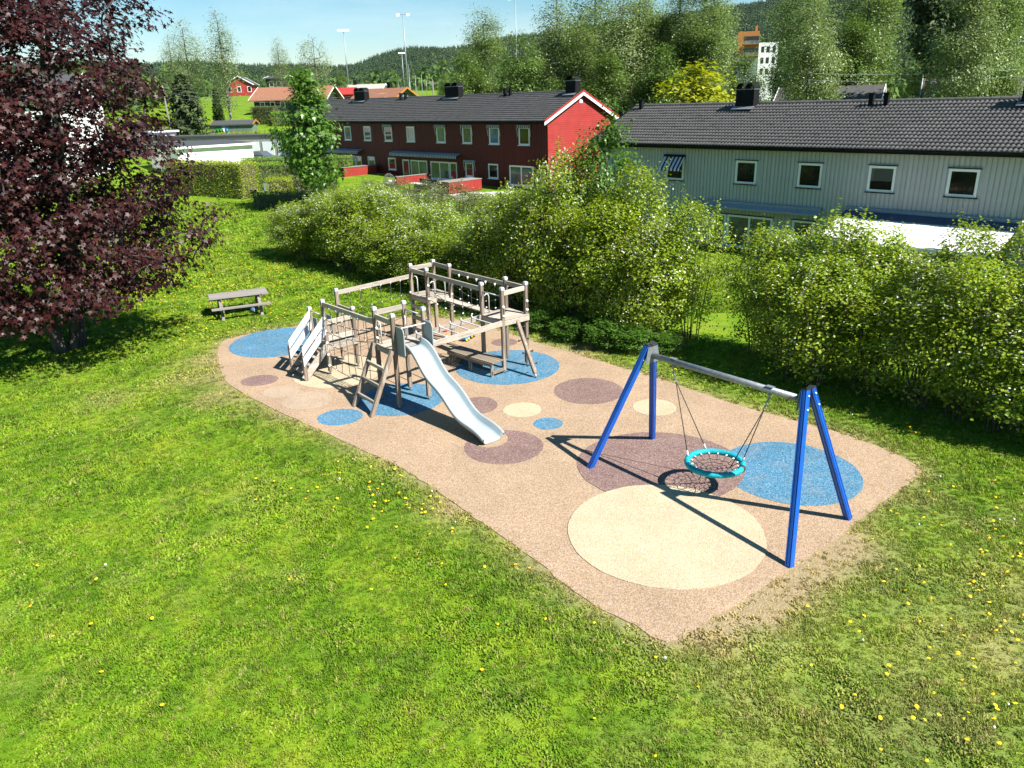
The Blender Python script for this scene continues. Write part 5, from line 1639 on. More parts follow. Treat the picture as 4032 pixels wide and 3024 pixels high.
for x in (17.2, 20.2, 23.2):
    m = MB(); m.tube([(x, gyf - .1, 1.2), (x + .5, gyf - 1.6, .8), (x, gyf - 3.1, .38)], .03, 6); m.build('awning_arm', M['white_paint'], ba)
m = MB(); m.box(24.3, 27.2, gyf - .2, gyf - .03, 1.36, 1.52); m.build('awning_cassette', M['awning_grey'], GH)
rz = 4.3 + 2.03
chimney(groof, 7.72, 4.05, rz - .12); vent(groof, .75, 4.0, rz - .2); vent(groof, 15.4, 4.05, rz - .18); vent(groof, 16.15, 4.05, rz - .18); chimney(groof, 22.2, 4.05, rz - .12)
m = MB(); m.add([(0, -.03, 4.3), (0, 4.5, 6.33), (0, 4.5, 6.45), (0, -.03, 4.42), (.06, -.03, 4.3), (.06, 4.5, 6.33), (.06, 4.5, 6.45), (.06, -.03, 4.42)], [(0, 1, 2, 3), (7, 6, 5, 4), (3, 2, 6, 7), (0, 4, 5, 1), (0, 3, 7, 4)])
m.build('verge_trim', M['black_metal'], groof, loc=(-.065, 0, 0))

# red house
RW = [(x, 3.52, 1.22, 1.36) for x in (-29.3, -25.7, -22.1, -18.5, -14.0, -10.4, -6.95, -3.4)] + [(-32.9, 3.52, 1.22, 1.36), (-36.5, 3.52, 1.22, 1.36)]
RL = [(-33.7, .3, 2.8, 1.68), (-30.5, .5, 2.8, 1.5), (-27.6, .3, 1.0, 1.68), (-25.4, .85, 1.2, 1.15), (-21.85, .86, 1.22, 1.14), (-19.5, .32, 1.05, 1.58), (-18.2, .32, 2.55, 1.58), (-15.15, .33, 2.7, 1.56), (-12.38, .33, .98, 1.56), (-10.2, .75, 1.05, 1.2), (-7.2, .75, 1.2, 1.2), (-4.6, .32, 2.8, 1.6)]
RH, rroof, ryf = row_house('red_row_house', (3.142, 61.289), -40.5, 0, 8.75, .1, 5.35, 2.05, 'red_shaded', 'tile', RW + RL, -3.0,
                           'long red row house, front coloured dark for shade, with bright red gable end and grey tiled roof', .27, .17)
gl = ['glass_blind', 'glass_curtain', 'glass', 'glass_blind', 'glass_curtain', 'glass_blind', 'glass_blue', 'glass', 'glass', 'glass']
for k, (x, z, w, h) in enumerate(RW):
    window(RH, x, z, w, h, ryf, gl[k])
for k, (x, z, w, h) in enumerate(RL):
    window(RH, x, z, w, h, ryf, 'glass_curtain' if w > 2 else 'glass', mull=1 if w > 2 else 0)
for x in (-22.1, -14.0, -10.4, -6.95, -3.4, -10.2):
    zt = 4.92 if x != -10.2 else 2.02
    a = MB().box(x - .15, x + 1.37, ryf - .16, ryf - .03, zt + .02, zt + .12).build('window_awning', M['awning_grey'], RH)
    MB().add([(x - .15, ryf - .17, zt + .06), (x + 1.37, ryf - .17, zt + .06), (x + 1.37, ryf - .2, zt - .12), (x - .15, ryf - .2, zt - .12)], [(0, 1, 2, 3)]).build('valance', M['stripe_fine'], a)
    for xx in (x - .12, x + 1.34):
        MB().tube([(xx, ryf - .16, zt + .02), (xx, ryf - .05, zt - .75)], .015, 5).build('awning_arm', M['white_paint'], a)
for x0_, x1_ in ((-36.4, -31.4), (-31.2, -26.3), (-20.9, -15.85), (-15.75, -10.8)):
    m = MB(); m.add([(x0_, ryf - .03, 2.66), (x1_, ryf - .03, 2.66), (x1_, ryf - .55, 2.5), (x0_, ryf - .55, 2.5), (x0_, ryf - .03, 2.60), (x1_, ryf - .03, 2.60), (x1_, ryf - .55, 2.44), (x0_, ryf - .55, 2.44)], [(0, 3, 2, 1), (4, 5, 6, 7), (3, 7, 6, 2), (0, 4, 7, 3), (1, 2, 6, 5)])
    a = m.build('terrace_awning', M['awning_grey'], RH)
    MB().add([(x0_, ryf - .57, 2.47), (x1_, ryf - .57, 2.47), (x1_, ryf - .6, 2.24), (x0_, ryf - .6, 2.24)], [(0, 1, 2, 3)]).build('valance', M['stripe_fine'], a)
for x, in ((-31.9,), (-16.5,)):
    chimney(rroof, x, 4.0, 7.4 - .1, w=1.95)
chimney(rroof, -1.3, 4.0, 7.4 - .1, n=1, w=1.05)
for x in (-23.9, -23.1, -8.65, -8.0): vent(rroof, x, 4.0, 7.25)
# gable end: one board above the other, white and red rake boards
gx_ = -.3
y_lo, y_hi = .45, 8.3
z = -.2; bh = .145
th = math.atan2(2.05, 8.75 / 2)
while z < 7.15:
    zt = z + bh
    def ylim(zz):
        if zz < 5.35 - .12: return y_lo, y_hi
        d = (zz - 5.35 + .12) / math.tan(th)
        return max(y_lo, d), min(y_hi, 8.75 - d)
    a0, b0 = ylim(z); a1, b1 = ylim(zt)
    if b1 - a1 > .05:
        e = .03
        vs = [(gx_ + e, a0, z), (gx_ + e, b0, z), (gx_ + .004, b1, zt), (gx_ + .004, a1, zt), (gx_ - .02, a0, z), (gx_ - .02, b0, z), (gx_ - .02, b1, zt), (gx_ - .02, a1, zt)]
        MB().add(vs, [(0, 1, 2, 3), (7, 6, 5, 4), (0, 4, 5, 1), (1, 5, 6, 2), (2, 6, 7, 3), (3, 7, 4, 0)]).build('gable_board', M['red_bright'], RH)
    z = zt
m = MB(); m.add([(gx_ - .03, .45, -.5), (gx_ - .03, 8.3, -.5), (gx_ - .03, 8.3, 5.4), (gx_ - .03, 4.375, 7.2), (gx_ - .03, .45, 5.4)], [(0, 1, 2, 3, 4)]); m.build('gable_wall', M['red_bright'], RH)
for nm, zo, hh, xo, mt in (('white_rake_board', -.20, .22, .0, 'white_paint'), ('red_rake_board', .01, .16, .012, 'red_bright')):
    for s in (0, 1):
        y0_, y1_ = (-.1, 4.375) if s == 0 else (8.85, 4.375)
        z0_, z1_ = 5.35 - .05, 7.40
        a = [(xo, y0_, z0_ + zo - hh / 2 + .05), (xo, y1_, z1_ + zo - hh / 2 + .05), (xo, y1_, z1_ + zo + hh / 2 + .05), (xo, y0_, z0_ + zo + hh / 2 + .05)]
        b = [(x + .03, y, z) for x, y, z in a]
        MB().add(a + b, [(0, 1, 2, 3), (7, 6, 5, 4), (0, 4, 5, 1), (2, 6, 7, 3), (0, 3, 7, 4), (1, 5, 6, 2)]).build(nm, M[mt], RH)
MB().box(gx_ + .02, gx_ + .06, 4.2, 4.55, 6.55, 6.85).build('gable_vent', M['white_paint'], RH)
MB().tube([(-.12, .1, 5.2), (-.2, .4, 4.95), (-.2, .4, 0)], .05, 8).build('downpipe', M['black_metal'], RH)

# terrace screens in front of the red house
def screen(name, x0_, x1_, y0_, y1_, z1_, label, box_=False):
    o = empty(name, (3.142 + .682 * x1_ + .7314 * y0_, 61.289 - .7314 * x1_ + .682 * y0_, 0), HROT, label, 'screen')
    L = y1_ - y0_; W = x1_ - x0_
    n = int(L / .15)
    for k in range(n):
        MB().box(0.0, .024, k * .15 + .004, k * .15 + .137, .1, z1_ - .05).build('board', M['red_bright'], o)
    MB().box(-W, 0, 0.002, L, .05, z1_ - .06).build('core', M['red_shaded'], o)  # faces turned from the sun take the shade-darkened red of the same paint
    k = 0
    while k * .15 < W - .1:
        MB().box(-W + k * .15 + .005, -W + k * .15 + .14, -.022, 0, .1, z1_ - .06).build('board', M['red_shaded'], o); k += 1
    MB().box(-W - .06, .06, -.06, L, z1_ - .048, z1_).build('cap', M['wood_picnic'], o)
screen('terrace_screen', -24.5, -23.7, -3.5, .35, 1.28, 'red boarded terrace screen with grey top, furthest along the red house')
screen('terrace_screen', -14.45, -14.2, -4.1, -.6, .92, 'low red boarded terrace screen behind the egg chair')
screen('terrace_screen', -7.3, -5.9, -5.0, -1.5, .98, 'thick red boarded terrace screen nearest the gable end')
def RLOC(x, y): return (3.142 + .682 * x + .7314 * y, 61.289 - .7314 * x + .682 * y)
tc = MB(); tc.box(-14, -2, -7.5, .4, -.06, .02)
tag(tc.build('terrace_paving', M['concrete'], None, loc=(3.142, 61.289, 0), rot=(0, 0, HROT)), kind='structure')

# terrace furniture
x, y = RLOC(-13.2, -5.6)
EC = empty('egg_chair', (x, y, .02), 0, 'dark wicker egg chair with pale cushion on the red terrace', 'chair')
m = MB()
for k in range(9):
    a = math.pi * k / 9
    m.tube([(.48 * math.sin(t) * math.cos(a), .48 * math.sin(t) * math.sin(a), .75 + .6 * math.cos(t)) for t in np.linspace(.05, 1.7, 8)], .014, 4)
    m.tube([(-.48 * math.sin(t) * math.cos(a), -.48 * math.sin(t) * math.sin(a), .75 + .6 * math.cos(t)) for t in np.linspace(.05, 1.7, 8)], .014, 4)
m.build('wicker_dome', M['wicker'], EC)
MB().ball((0, 0, .55), .5, 12, 7, .55).build('bowl', M['wicker'], EC)
MB().ball((.1, -.25, .72), .2, 10, 6, .6).build('cushion', M['white_paint'], EC)
MB().tube([(0, 0, 0), (0, 0, .3)], .3, 12, r1=.08).build('base', M['black_metal'], EC)
x, y = RLOC(-10.3, -3.9)
SF = empty('garden_sofa', (x, y, .02), HROT, 'dark garden sofa on the terrace of the red house', 'sofa')
MB().box(-1.2, 1.2, -.4, .4, .0, .35).build('frame', M['wicker'], SF); MB().box(-1.15, 1.15, -.36, .25, .352, .48).build('seat_cushion', M['cushion'], SF); MB().box(-1.2, 1.2, .26, .42, .352, .85).build('back_cushion', M['cushion'], SF)
x, y = RLOC(-9.9, -5.1)
GT = empty('terrace_table', (x, y, .02), HROT, 'dark terrace table with pale top beside the garden sofa', 'table')
MB().box(-.8, .8, -.4, .4, .62, .67).build('table_top', M['concrete'], GT)
for a in (-.7, .7):
    for b in (-.33, .33): MB().box(a - .03, a + .03, b - .03, b + .03, 0, .62).build('leg', M['black_metal'], GT)
# garden chair and table by the clipped hedge
CH = empty('garden_chair', (-19.8, 65.0, 0), R(200), 'grey high-backed garden chair in front of the clipped hedge', 'chair')
MB().box(-.25, .25, -.25, .25, .40, .45).build('seat', M['wicker'], CH)
MB().add([(-.25, .22, .45), (.25, .22, .45), (.25, .4, 1.1), (-.25, .4, 1.1), (-.25, .26, .45), (.25, .26, .45), (.25, .44, 1.1), (-.25, .44, 1.1)], [(0, 1, 2, 3), (7, 6, 5, 4), (3, 2, 6, 7), (0, 4, 5, 1), (0, 3, 7, 4), (1, 5, 6, 2)]).build('backrest', M['awning_grey'], CH)
for a in (-.22, .22):
    for b in (-.22, .22): MB().tube([(a, b, 0), (a, b, .4)], .02, 6).build('leg', M['steel'], CH)
GT = empty('garden_table', (-21.2, 64.2, 0), R(10), 'grey garden table beside the high-backed garden chair', 'table')
MB().box(-.8, .8, -.45, .45, .68, .73).build('table_top', M['wicker'], GT)
for a in (-.7, .7):
    for b in (-.35, .35): MB().box(a - .035, a + .035, b - .035, b + .035, 0, .68).build('leg', M['black_metal'], GT)

# ------------------------------------------------------------------ houses, garages further off
def gable_house(name, loc, rz, L, W, wall, rise, wall_m, roof_m, label, over=.5, trim='white_paint', wins=(), gable_wins=(), cat='house', chim=None, sink=.8):
    """ridge along local x; front is -y; gable at +x and -x"""
    H = empty(name, loc, rz, label, cat)
    m = MB()
    m.add([(-L / 2, -W / 2, -sink), (L / 2, -W / 2, -sink), (L / 2, W / 2, -sink), (-L / 2, W / 2, -sink), (-L / 2, -W / 2, wall), (L / 2, -W / 2, wall), (L / 2, W / 2, wall), (-L / 2, W / 2, wall), (-L / 2, 0, wall + rise - .1), (L / 2, 0, wall + rise - .1)],
          [(0, 1, 5, 4), (2, 3, 7, 6), (1, 2, 6, 9, 5), (3, 0, 4, 8, 7)])
    m.build('wall', M[wall_m], H)
    e = over * rise / (W / 2)
    t = .16
    pr = [(-W / 2 - over, wall - e), (0, wall + rise), (W / 2 + over, wall - e)]
    m = MB()
    x0, x1 = -L / 2 - over, L / 2 + over
    m.add([(x, y, z) for x in (x0, x1) for y, z in pr] + [(x, y, z - t) for x in (x0, x1) for y, z in pr],
          [(0, 3, 4, 1), (1, 4, 5, 2), (7, 10, 9, 6), (8, 11, 10, 7), (0, 1, 7, 6), (1, 2, 8, 7), (4, 3, 9, 10), (5, 4, 10, 11), (3, 0, 6, 9), (2, 5, 11, 8)])
    roof = m.build('roof', M[roof_m], H)
    for s in (x0 - .03, x1 + .03):
        for a, b in ((0, 1), (2, 1)):
            p, q = pr[a], pr[b]
            MB().beam((s, p[0], p[1] - .06), (s, q[0], q[1] - .06), .05, .24).build('rake_board', M[trim], roof)
    def win(nm, face, u, z, w, h):
        if face == 'f': c = lambda a, d, zz: (a, -W / 2 - d, zz)
        elif face == 'r': c = lambda a, d, zz: (L / 2 + d, a, zz)
        else: c = lambda a, d, zz: (-L / 2 - d, -a, zz)
        def slab_(a0, a1, z0, z1, d0, d1, mat, par, n):
            v = [c(a, d, zz) for d in (d0, d1) for a, zz in ((a0, z0), (a1, z0), (a1, z1), (a0, z1))]
            return MB().add(v, [(4, 5, 6, 7), (0, 3, 2, 1), (0, 1, 5, 4), (1, 2, 6, 5), (2, 3, 7, 6), (3, 0, 4, 7)]).build(n, mat, par)
        f = slab_(u, u + w, z, z + h, .0, .05, M['white_paint'], H, 'window')
        slab_(u + .12, u + w - .12, z + .12, z + h - .12, .045, .06, M['glass'], f, 'pane')
    for u, z, w, h in wins: win('w', 'f', u, z, w, h)
    for u, z, w, h in gable_wins:
        win('w', 'r', u, z, w, h)
    if chim:
        x, y, h = chim
        c = MB().box(x - .35, x + .35, y - .3, y + .3, wall + rise - .9, wall + rise + h).build('chimney', M['black_metal'], roof)
    return H

def flat_garage(name, pts, z0, zf, wall_m, label, trim='white_paint', slope=0.0):
    """pts: four ground corners (counter-clockwise), nearly flat felt roof with fascia"""
    H = empty(name, (pts[0][0], pts[0][1], z0), 0, label, 'garage')
    q = [(x - pts[0][0], y - pts[0][1]) for x, y in pts]
    hs = [zf - z0 - slope * k for k in (0, 0, 1, 1)]
    n = 4
    MB().add([(x, y, -.6) for x, y in q] + [(x, y, h - .12) for (x, y), h in zip(q, hs)], [(i, (i + 1) % 4, 4 + (i + 1) % 4, 4 + i) for i in range(4)]).build('wall', M[wall_m], H)
    cx, cy = sum(p[0] for p in q) / 4, sum(p[1] for p in q) / 4
    def grow(p, g):
        d = math.hypot(p[0] - cx, p[1] - cy); return (p[0] + (p[0] - cx) / d * g, p[1] + (p[1] - cy) / d * g)
    o = [grow(p, .45) for p in q]
    MB().add([(x, y, h - .22) for (x, y), h in zip(o, hs)] + [(x, y, h - .01) for (x, y), h in zip(o, hs)], [(i, (i + 1) % 4, 4 + (i + 1) % 4, 4 + i) for i in range(4)] + [(3, 2, 1, 0)]).build('fascia', M[trim], H)
    i2 = [grow(p, .40) for p in q]
    MB().add([(x, y, h + .012) for (x, y), h in zip(o, hs)], [(0, 1, 2, 3)]).build('roof', M['felt'], H)
    return H
# white garage in front, its lit side towards the camera
flat_garage('white_garage', [(-32.6, 79.5), (-26.7, 84.6), (-33.5, 95), (-40, 90)], .4, 3.5, 'white_wall', 'white flat-roofed garage beside the purple maple', slope=.0)
GR = flat_garage('garage_row', [(-47, 100.5), (-24.9, 94), (-23.7, 98.5), (-45.8, 105)], 1.0, 3.85, 'grey_garage', 'long grey garage row with white doors behind the parked car', trim='felt')
dv = V((22.1, -6.5, 0)).normalized(); nv = V((dv.y, -dv.x, 0))
for k in range(7):
    a = V((22.1, -6.5, 0)) - dv * (.5 + 2.0 * k + 1.55); b = a + dv * 1.55
    v = [p + nv * d + V((0, 0, z)) for d in (.01, .06) for p, z in ((a, .05), (b, .05), (b, 2.1), (a, 2.1))]
    dd = MB().add(v, [(4, 5, 6, 7), (0, 1, 5, 4), (1, 2, 6, 5), (2, 3, 7, 6), (3, 0, 4, 7)]).build('garage_door', M['garage_door'], GR)
e0, e1 = V((22.1, -6.5, 0)), V((23.3, -2.0, 0)); en = V((e1.y - e0.y, -(e1.x - e0.x), 0)).normalized()
MB().add([p + en * .03 + V((0, 0, z)) for p, z in ((e0, -.3), (e1, -.3), (e1, 2.6), (e0, 2.6))], [(0, 1, 2, 3)]).build('end_cladding', M['white_wall'], GR)
flat_garage('dark_roofed_garage', [(-47.5, 101), (-42.5, 104.4), (-45, 109.5), (-50, 106)], 1.8, 4.5, 'white_wall', 'small dark-roofed white garage at the purple maple edge', slope=.0)
gable_house('white_house', (-49.5, 84, .6), R(2), 12.5, 8, 7.9, 2.2, 'white_wall', 'felt', 'white house glimpsed through the purple maple', wins=[(-4, 5.2, 1.2, 1.2), (0, 5.2, 1.2, 1.2), (3, 5.2, 1.2, 1.2)])
SH = gable_house('green_shed', (-38.7, 116.2, 3.4), R(-1), 5.6, 2.6, 1.45, .45, 'green_board', 'felt', 'small green boarded shed with dark felt roof', over=.25, trim='orange_wood', cat='shed')
for k in range(28):
    MB().box(-2.78 + k * .2, -2.66 + k * .2, -1.325, -1.302, -.3, 1.4).build('board', M['green_board'], SH)
for k, mt in enumerate((tg, tg, M['white_paint'], tb)):
    o = empty('waste_bin', (-40.7 + .42 * k, 114.6, GZ(-40.7, 114.6) + .15), 0, ('%s waste bin in front of the green shed' % ('first green', 'second green', 'white', 'blue')[k]), 'bin')
    MB().tube([(0, 0, 0), (0, 0, .55)], .15, 8, r1=.18).build('body', mt, o); MB().box(-.19, .19, -.2, .2, .55, .6).build('lid', mt, o)
gable_house('black_house', (-36.8, 146, 5.7), R(-4), 12.5, 9.5, 2.6, 1.9, 'black_wood', 'brown_tile', 'black house with brown tiled roof and white gable trim', over=.7,
            wins=[(-5.2, .9, .9, 1.2), (-3.4, .9, .9, 1.2), (-1.6, .9, .9, 1.2), (.4, .9, .9, 1.2)], gable_wins=[(-2, .8, 1.2, 1.2)])
gable_house('red_house', (-75, 236, 10.2), R(-82), 9.5, 7.4, 3.0, 2.1, 'red_bright', 'felt', 'distant red house with white windows and roof edges', over=.5, wins=[(-1, .9, 1.2, 1.2)],
            gable_wins=[(-3.2, .8, 1.1, 1.5), (-.6, .8, 1.1, 1.5), (2.2, .8, 1.1, 1.5)], sink=1.5)
gable_house('green_house', (-19.5, 134, 4.9), R(-38), 9.5, 6.2, 2.6, 1.75, 'green_board', 'brown_tile', 'pale green house with brown roof and orange gable trim', over=.6, trim='orange_wood', chim=(1.0, .4, .8))
gable_house('pale_roofed_house', (-29, 172, 7.2), R(-5), 8, 7, 2.4, 1.2, 'white_wall', 'felt_pale', 'low house with pale roof beyond the red row house', chim=(-2, 0, .8))
gable_house('red_cottage', (-30.5, 158, 6.5), R(-3), 3.5, 3, 2.6, .9, 'red_bright', 'red_bright', 'small red cottage roof beside the pale-roofed house', trim='red_bright')
gable_house('brick_house', (-55.8, 206, 8.2), R(-10), 4.5, 6, 5.4, .5, 'black_wood', 'felt', 'dark flat-roofed house half hidden by birches', wins=[(-1.5, 3.3, 1.2, 1.3), (.4, 3.3, 1.2, 1.3)])
gable_house('brown_roofed_house', (46, 74, .5), R(-28), 13, 9, 4.6, 2.6, 'white_wall', 'tile_grey', 'house with brown-grey roof glimpsed behind trees at the right edge')
gable_house('dark_roofed_house', (33.0, 82, 1.2), R(-30), 9, 8, 3.8, 2.3, 'white_wall', 'tile', 'dark-roofed house glimpsed between the trees behind the grey roof')
# apartment block on the hillside
AB = empty('apartment_block', (80.5, 264, 9), R(-14), 'modern apartment block with orange top storeys on the hillside', 'building')
MB().box(-5.5, 1.0, -5, 5, 8.0, 15.6).build('orange_storeys', M['orange_wood'], AB)
MB().box(1.0, 6.8, -5.2, 5, -8, 12.2).build('white_wing', M['white_wall'], AB)
MB().box(-5.2, 1.0, -5.1, 5, -8, 8.0).build('dark_base', M['awning_grey'], AB)
MB().box(-.2, .5, -1, 0, 15.6, 17.4).build('chimney', M['orange_wood'], AB)
for z in (8.4, 11.8):
    MB().box(-3.6, .9, -5.06, -4.9, z + .3, z + 2.4).build('balcony_recess', M['glass'], AB)
    MB().box(-3.8, 1.0, -6.4, -5.0, z, z + .2).build('balcony', M['orange_wood'], AB)
    MB().box(-3.8, 1.0, -6.4, -6.34, z + .2, z + 1.1).build('balcony_glass', M['glass_blind'], AB)
for z in (3.0, 6.2, 9.4):
    for x in (1.8, 3.4, 5.2):
        MB().box(x, x + .9, -5.24, -5.2, z, z + 1.7).build('window', M['glass'], AB)

# grey car by the garages
CAR = empty('parked_car', (-27.2, 88.6, GZ(-27.2, 88.6) + .02), R(-16), 'grey hatchback car parked in front of the garage doors', 'car')
side = [(-2.1, .25), (-2.15, .75), (-2.0, .95), (-1.55, 1.02), (-1.2, 1.42), (-.6, 1.52), (.4, 1.48), (1.0, 1.05), (1.9, .88), (2.15, .65), (2.15, .25)]
m = MB(); n_ = len(side)
m.add([(x, y * (0.86 if z > 1.05 else 1), z) for y in (-.85, .85) for x, z in side], [tuple(range(n_)), tuple(reversed(range(n_, 2 * n_)))] + [(i, n_ + i, n_ + (i + 1) % n_, (i + 1) % n_) for i in range(n_)])
m.build('body', M['car_paint'], CAR)
for s in (-1, 1):
    for xa, xb, xc, xd in ((-1.35, -.5, -.5, -1.05), (-.42, .35, .28, -.42), (.42, .9, .36, .36)):
        MB().add([(xa, s * .852, 1.05), (xb, s * .852, 1.05), (xc, s * .745, 1.42), (xd, s * .745, 1.42)], [(0, 1, 2, 3)]).build('side_window', M['glass'], CAR)
    for x in (-1.35, 1.35):
        w_ = MB().tube([(x, s * .7, .32), (x, s * .88, .32)], .32, 16).build('wheel', M['tyre'], CAR)
        MB().tube([(x, s * .88, .32), (x, s * .89, .32)], .2, 12).build('rim', M['steel'], w_)
MB().add([(-1.98, -.7, .97), (-1.98, .7, .97), (-1.3, .62, 1.36), (-1.3, -.62, 1.36)], [(3, 2, 1, 0)]).build('rear_window', M['glass'], CAR, loc=(-.06, 0, .03))
for s in (-1, 1):
    MB().box(-2.17, -2.02, s * .72 - .12, s * .72 + .12, .7, .93).build('tail_light', M['red_lamp'], CAR)

# ------------------------------------------------------------------ masts, poles
def mast(name, x, y, z0, z1, r, label, heads=2, group=None):
    o = empty(name, (x, y, z0), 0, label, 'mast', group)
    H = z1 - z0
    MB().tube([(0, 0, -2), (0, 0, H)], r, 8, r1=r * .5).build('pole', M['steel'], o)
    if heads:
        MB().beam((-1.3, 0, H), (1.3, 0, H), .12, .12).build('crossarm', M['steel'], o)
        for k in range(heads):
            xx = -1.3 + 2.6 * k / max(1, heads - 1)
            MB().add([(xx - .38, -.3, H - .35), (xx + .38, -.3, H - .35), (xx + .38, .1, H + .25), (xx - .38, .1, H + .25), (xx - .3, .3, H - .3), (xx + .3, .3, H - .3), (xx + .3, .4, H + .2), (xx - .3, .4, H + .2)],
                     [(0, 1, 2, 3), (7, 6, 5, 4), (0, 4, 5, 1), (1, 5, 6, 2), (2, 6, 7, 3), (3, 7, 4, 0)]).build('floodlight', M['white_paint'], o)
mast('floodlight_mast', -47, 250, 10, 27.6, .22, 'floodlight mast left of the valley hill', 4)
mast('floodlight_mast', -25.5, 220, 9.5, 28.4, .24, 'tallest floodlight mast above the red row house roof', 2)
mast('floodlight_mast', -48.2, 400, 12, 29.3, .26, 'distant floodlight mast beside the tallest one', 4)
mast('floodlight_mast', 3.5, 200, 8, 29.2, .2, 'floodlight mast rising among the birches beyond the top edge', 2)
for x, y, z1 in ((-17.0, 160, 11.9), (-15.8, 160, 12.2), (-18.2, 160, 11.9), (-26.1, 230, 16.9), (-28.8, 200, 12.1), (-25.4, 200, 12.0), (-18.6, 200, 12.1), (-21.5, 190, 11.5)):
    mast('flagpole', x, y, GZ(x, y), z1, .07, 'slim white flagpole beyond the red row house', 0, 'flagpoles beyond the red row house')
for x, y, z0, z1, lb, ln in ((-43.4, 105, 4.2, 9.9, 'leaning wooden utility pole at the edge of the purple maple', -.02), (-9.4, 110, 2, 9.6, 'short wooden utility pole above the red row house ridge', 0)):
    o = empty('utility_pole', (x, y, z0), 0, lb, 'pole')
    MB().tube([(0, 0, -3), (ln * 5, 0, z1 - z0)], .14, 8, r1=.1).build('pole', M['wood_picnic'], o)
    MB().beam((-.7, 0, z1 - z0 - .3), (.7, 0, z1 - z0 - .3), .1, .1).build('crossarm', M['wood_picnic'], o)
for k, dz in enumerate((0, -.5, -1.0)):
    tag(MB().tube(catenary((-43.5, 105, 9.6 + dz), (-15, 105.5, 8.2 + dz), 1.0, 17), .018, 4).build('overhead_wire', M['steel']), '%s thin overhead wire sagging across the left gardens' % ('upper', 'middle', 'lower')[k], 'wire')
for k, dz in enumerate((0, -.5)):
    tag(MB().tube(catenary((24, 66, 8.3 + dz), (46, 60, 8.5 + dz), .5, 17), .018, 4).build('overhead_wire', M['steel']), '%s pale wire behind the grey roof ridge' % ('upper', 'lower')[k], 'wire')

# ------------------------------------------------------------------ dandelions
ddm = plain('dandelion_yellow', (0.78, 0.50, 0.005), .7, var=.12)
ddw = plain('dandelion_seed_white', (0.62, 0.62, 0.58), .9)
def dandelion_mesh(name, mat, r=.023, h=.07, ball=False):
    mb = MB(); mb.tube([(0, 0, -.02), (.006, .004, h * .6), (.0, .0, h)], .003, 4)
    mb2 = MB()
    if ball: mb2.ball((0, 0, h), r * .8, 7, 5)
    else:
        pr = 9
        mb2.add([(0, 0, h + .009)] + [(r * math.cos(t), r * math.sin(t), h + .004 * (k % 2)) for k, t in enumerate(np.linspace(0, 6.283, pr * 2, endpoint=False))] + [(0, 0, h - .008)],
                [(0, 1 + k, 1 + (k + 1) % (pr * 2)) for k in range(pr * 2)] + [(pr * 2 + 1, 1 + (k + 1) % (pr * 2), 1 + k) for k in range(pr * 2)])
    mb.mi = [0] * len(mb.f)
    b = len(mb.v); mb.v += mb2.v; mb.f += [tuple(b + i for i in f) for f in mb2.f]; mb.mi += [1] * len(mb2.f); mb.sm += mb2.sm
    me = mb.mesh(name); me.materials.append(M['blade_plain']); me.materials.append(mat)
    return me
M['blade_plain'] = plain('stem_green', (0.09, 0.16, 0.03), .7)
dm = dandelion_mesh('dandelion', ddm); ds = dandelion_mesh('dandelion_clock', ddw, .022, .1, True)
def dd_points():
    out = []
    def blob(x, y, rx, ry, n):
        out.append(np.column_stack([rng.normal(x, rx, n), rng.normal(y, ry, n)]))
    blob(-2.4, 12.6, .8, .6, 34); blob(-1.6, 12.2, .5, .5, 14); blob(-3.4, 13.6, 1.0, .6, 12)
    blob(8.0, 11.0, .9, .8, 52); blob(6.8, 9.2, 1.1, .8, 40); blob(4.6, 7.4, 1.0, .5, 18); blob(6.0, 7.0, .8, .4, 16); blob(8.6, 9.4, .9, .8, 26)
    out.append(np.column_stack([rng.uniform(-8, 4, 34), rng.uniform(6.2, 11, 34)]))
    out.append(np.column_stack([rng.uniform(3.5, 7, 14), rng.uniform(6.3, 9, 14)]))
    nb = 40
    t = rng.uniform(0, 1, nb); out.append(np.column_stack([3.6 + 5.4 * t, 19.6 - 5.2 * t]) + rng.normal(0, .16, (nb, 2)) + np.array([.35, .3]))
    p = np.vstack(out)
    return p[poly_dist(p) > .15]
DP = dd_points()[:296]
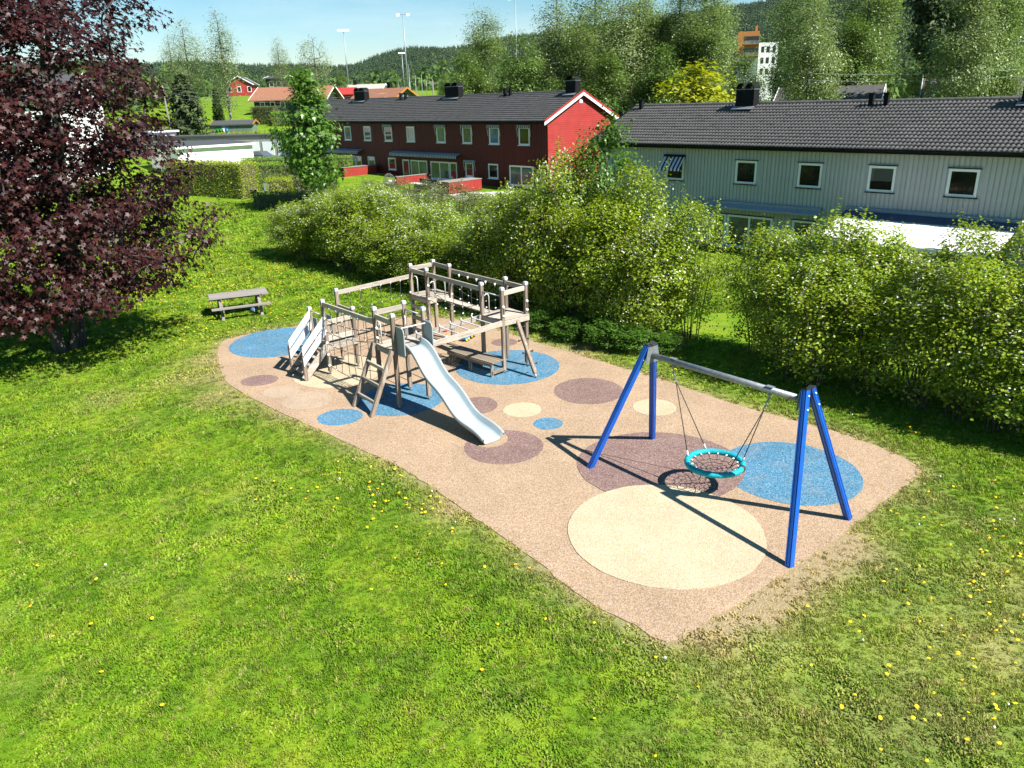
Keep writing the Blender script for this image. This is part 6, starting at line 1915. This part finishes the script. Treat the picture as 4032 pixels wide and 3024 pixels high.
for k, (x, y) in enumerate(DP):
    clock = rng.random() < .07
    o = link_mesh('dandelion_clock' if clock else 'dandelion', ds if clock else dm, loc=(x, y, GZ(x, y) - .02 + rng.uniform(-.015, .02)), rot=(rng.normal(0, .25) + .1, rng.normal(0, .25), rng.uniform(0, 6)), scale=(s_ := rng.uniform(.75, 1.2), s_, s_))
    if clock: tag(o, 'white dandelion seed head standing in the lawn', 'flower', 'dandelion seed heads in the lawn')
    else: tag(o, 'yellow dandelion flower standing in the lawn', 'flower', 'yellow dandelions in the lawn')
fp = []
for x, y, rx, ry, n in ((-12, 29, 2.5, 2.4, 150), (-10, 33, 2.2, 3, 170), (-13.5, 34, 3, 3, 190), (-10.5, 24.8, 1.3, .8, 60), (-12, 38, 3.5, 3.5, 200), (-7.5, 26.5, 1.2, .7, 40), (-13.5, 44, 4, 4, 160), (-17, 32, 2, 3, 80)):
    fp.append(np.column_stack([rng.normal(x, rx, n), rng.normal(y, ry, n)]))
fp = np.vstack(fp)
fp = fp[(poly_dist(fp) > .2) & (fp @ ND < 16.2)]
fz = ground_z(fp[:, 0], fp[:, 1])
dsrc = bpy.data.objects.new('dandelion_source', dm)
scatter('far_dandelions', np.column_stack([fp, fz - .01]), rng.uniform(.85, 1.25, len(fp)), rng.uniform(0, 6.28, len(fp)), [dsrc], np.zeros(len(fp), int), {}, 'yellow dandelions sprinkled over the far lawn', 'flowers')
# ------------------------------------------------------------------ air
hzb = MB().box(-2350, 2350, -330, 2700, -6, 230)
hz_m = bpy.data.materials.new('valley_haze'); hz_m.use_nodes = True
nt = hz_m.node_tree
nt.nodes.remove(nt.nodes['Principled BSDF'])
pv = nt.nodes.new('ShaderNodeVolumePrincipled')
pv.inputs['Color'].default_value = (0.80, 0.90, 1.0, 1)
pv.inputs['Density'].default_value = 0.00002
nt.links.new(pv.outputs[0], nt.nodes['Material Output'].inputs['Volume'])
tag(hzb.build('haze', hz_m), 'thin pale air haze in the valley', 'haze', kind='stuff')
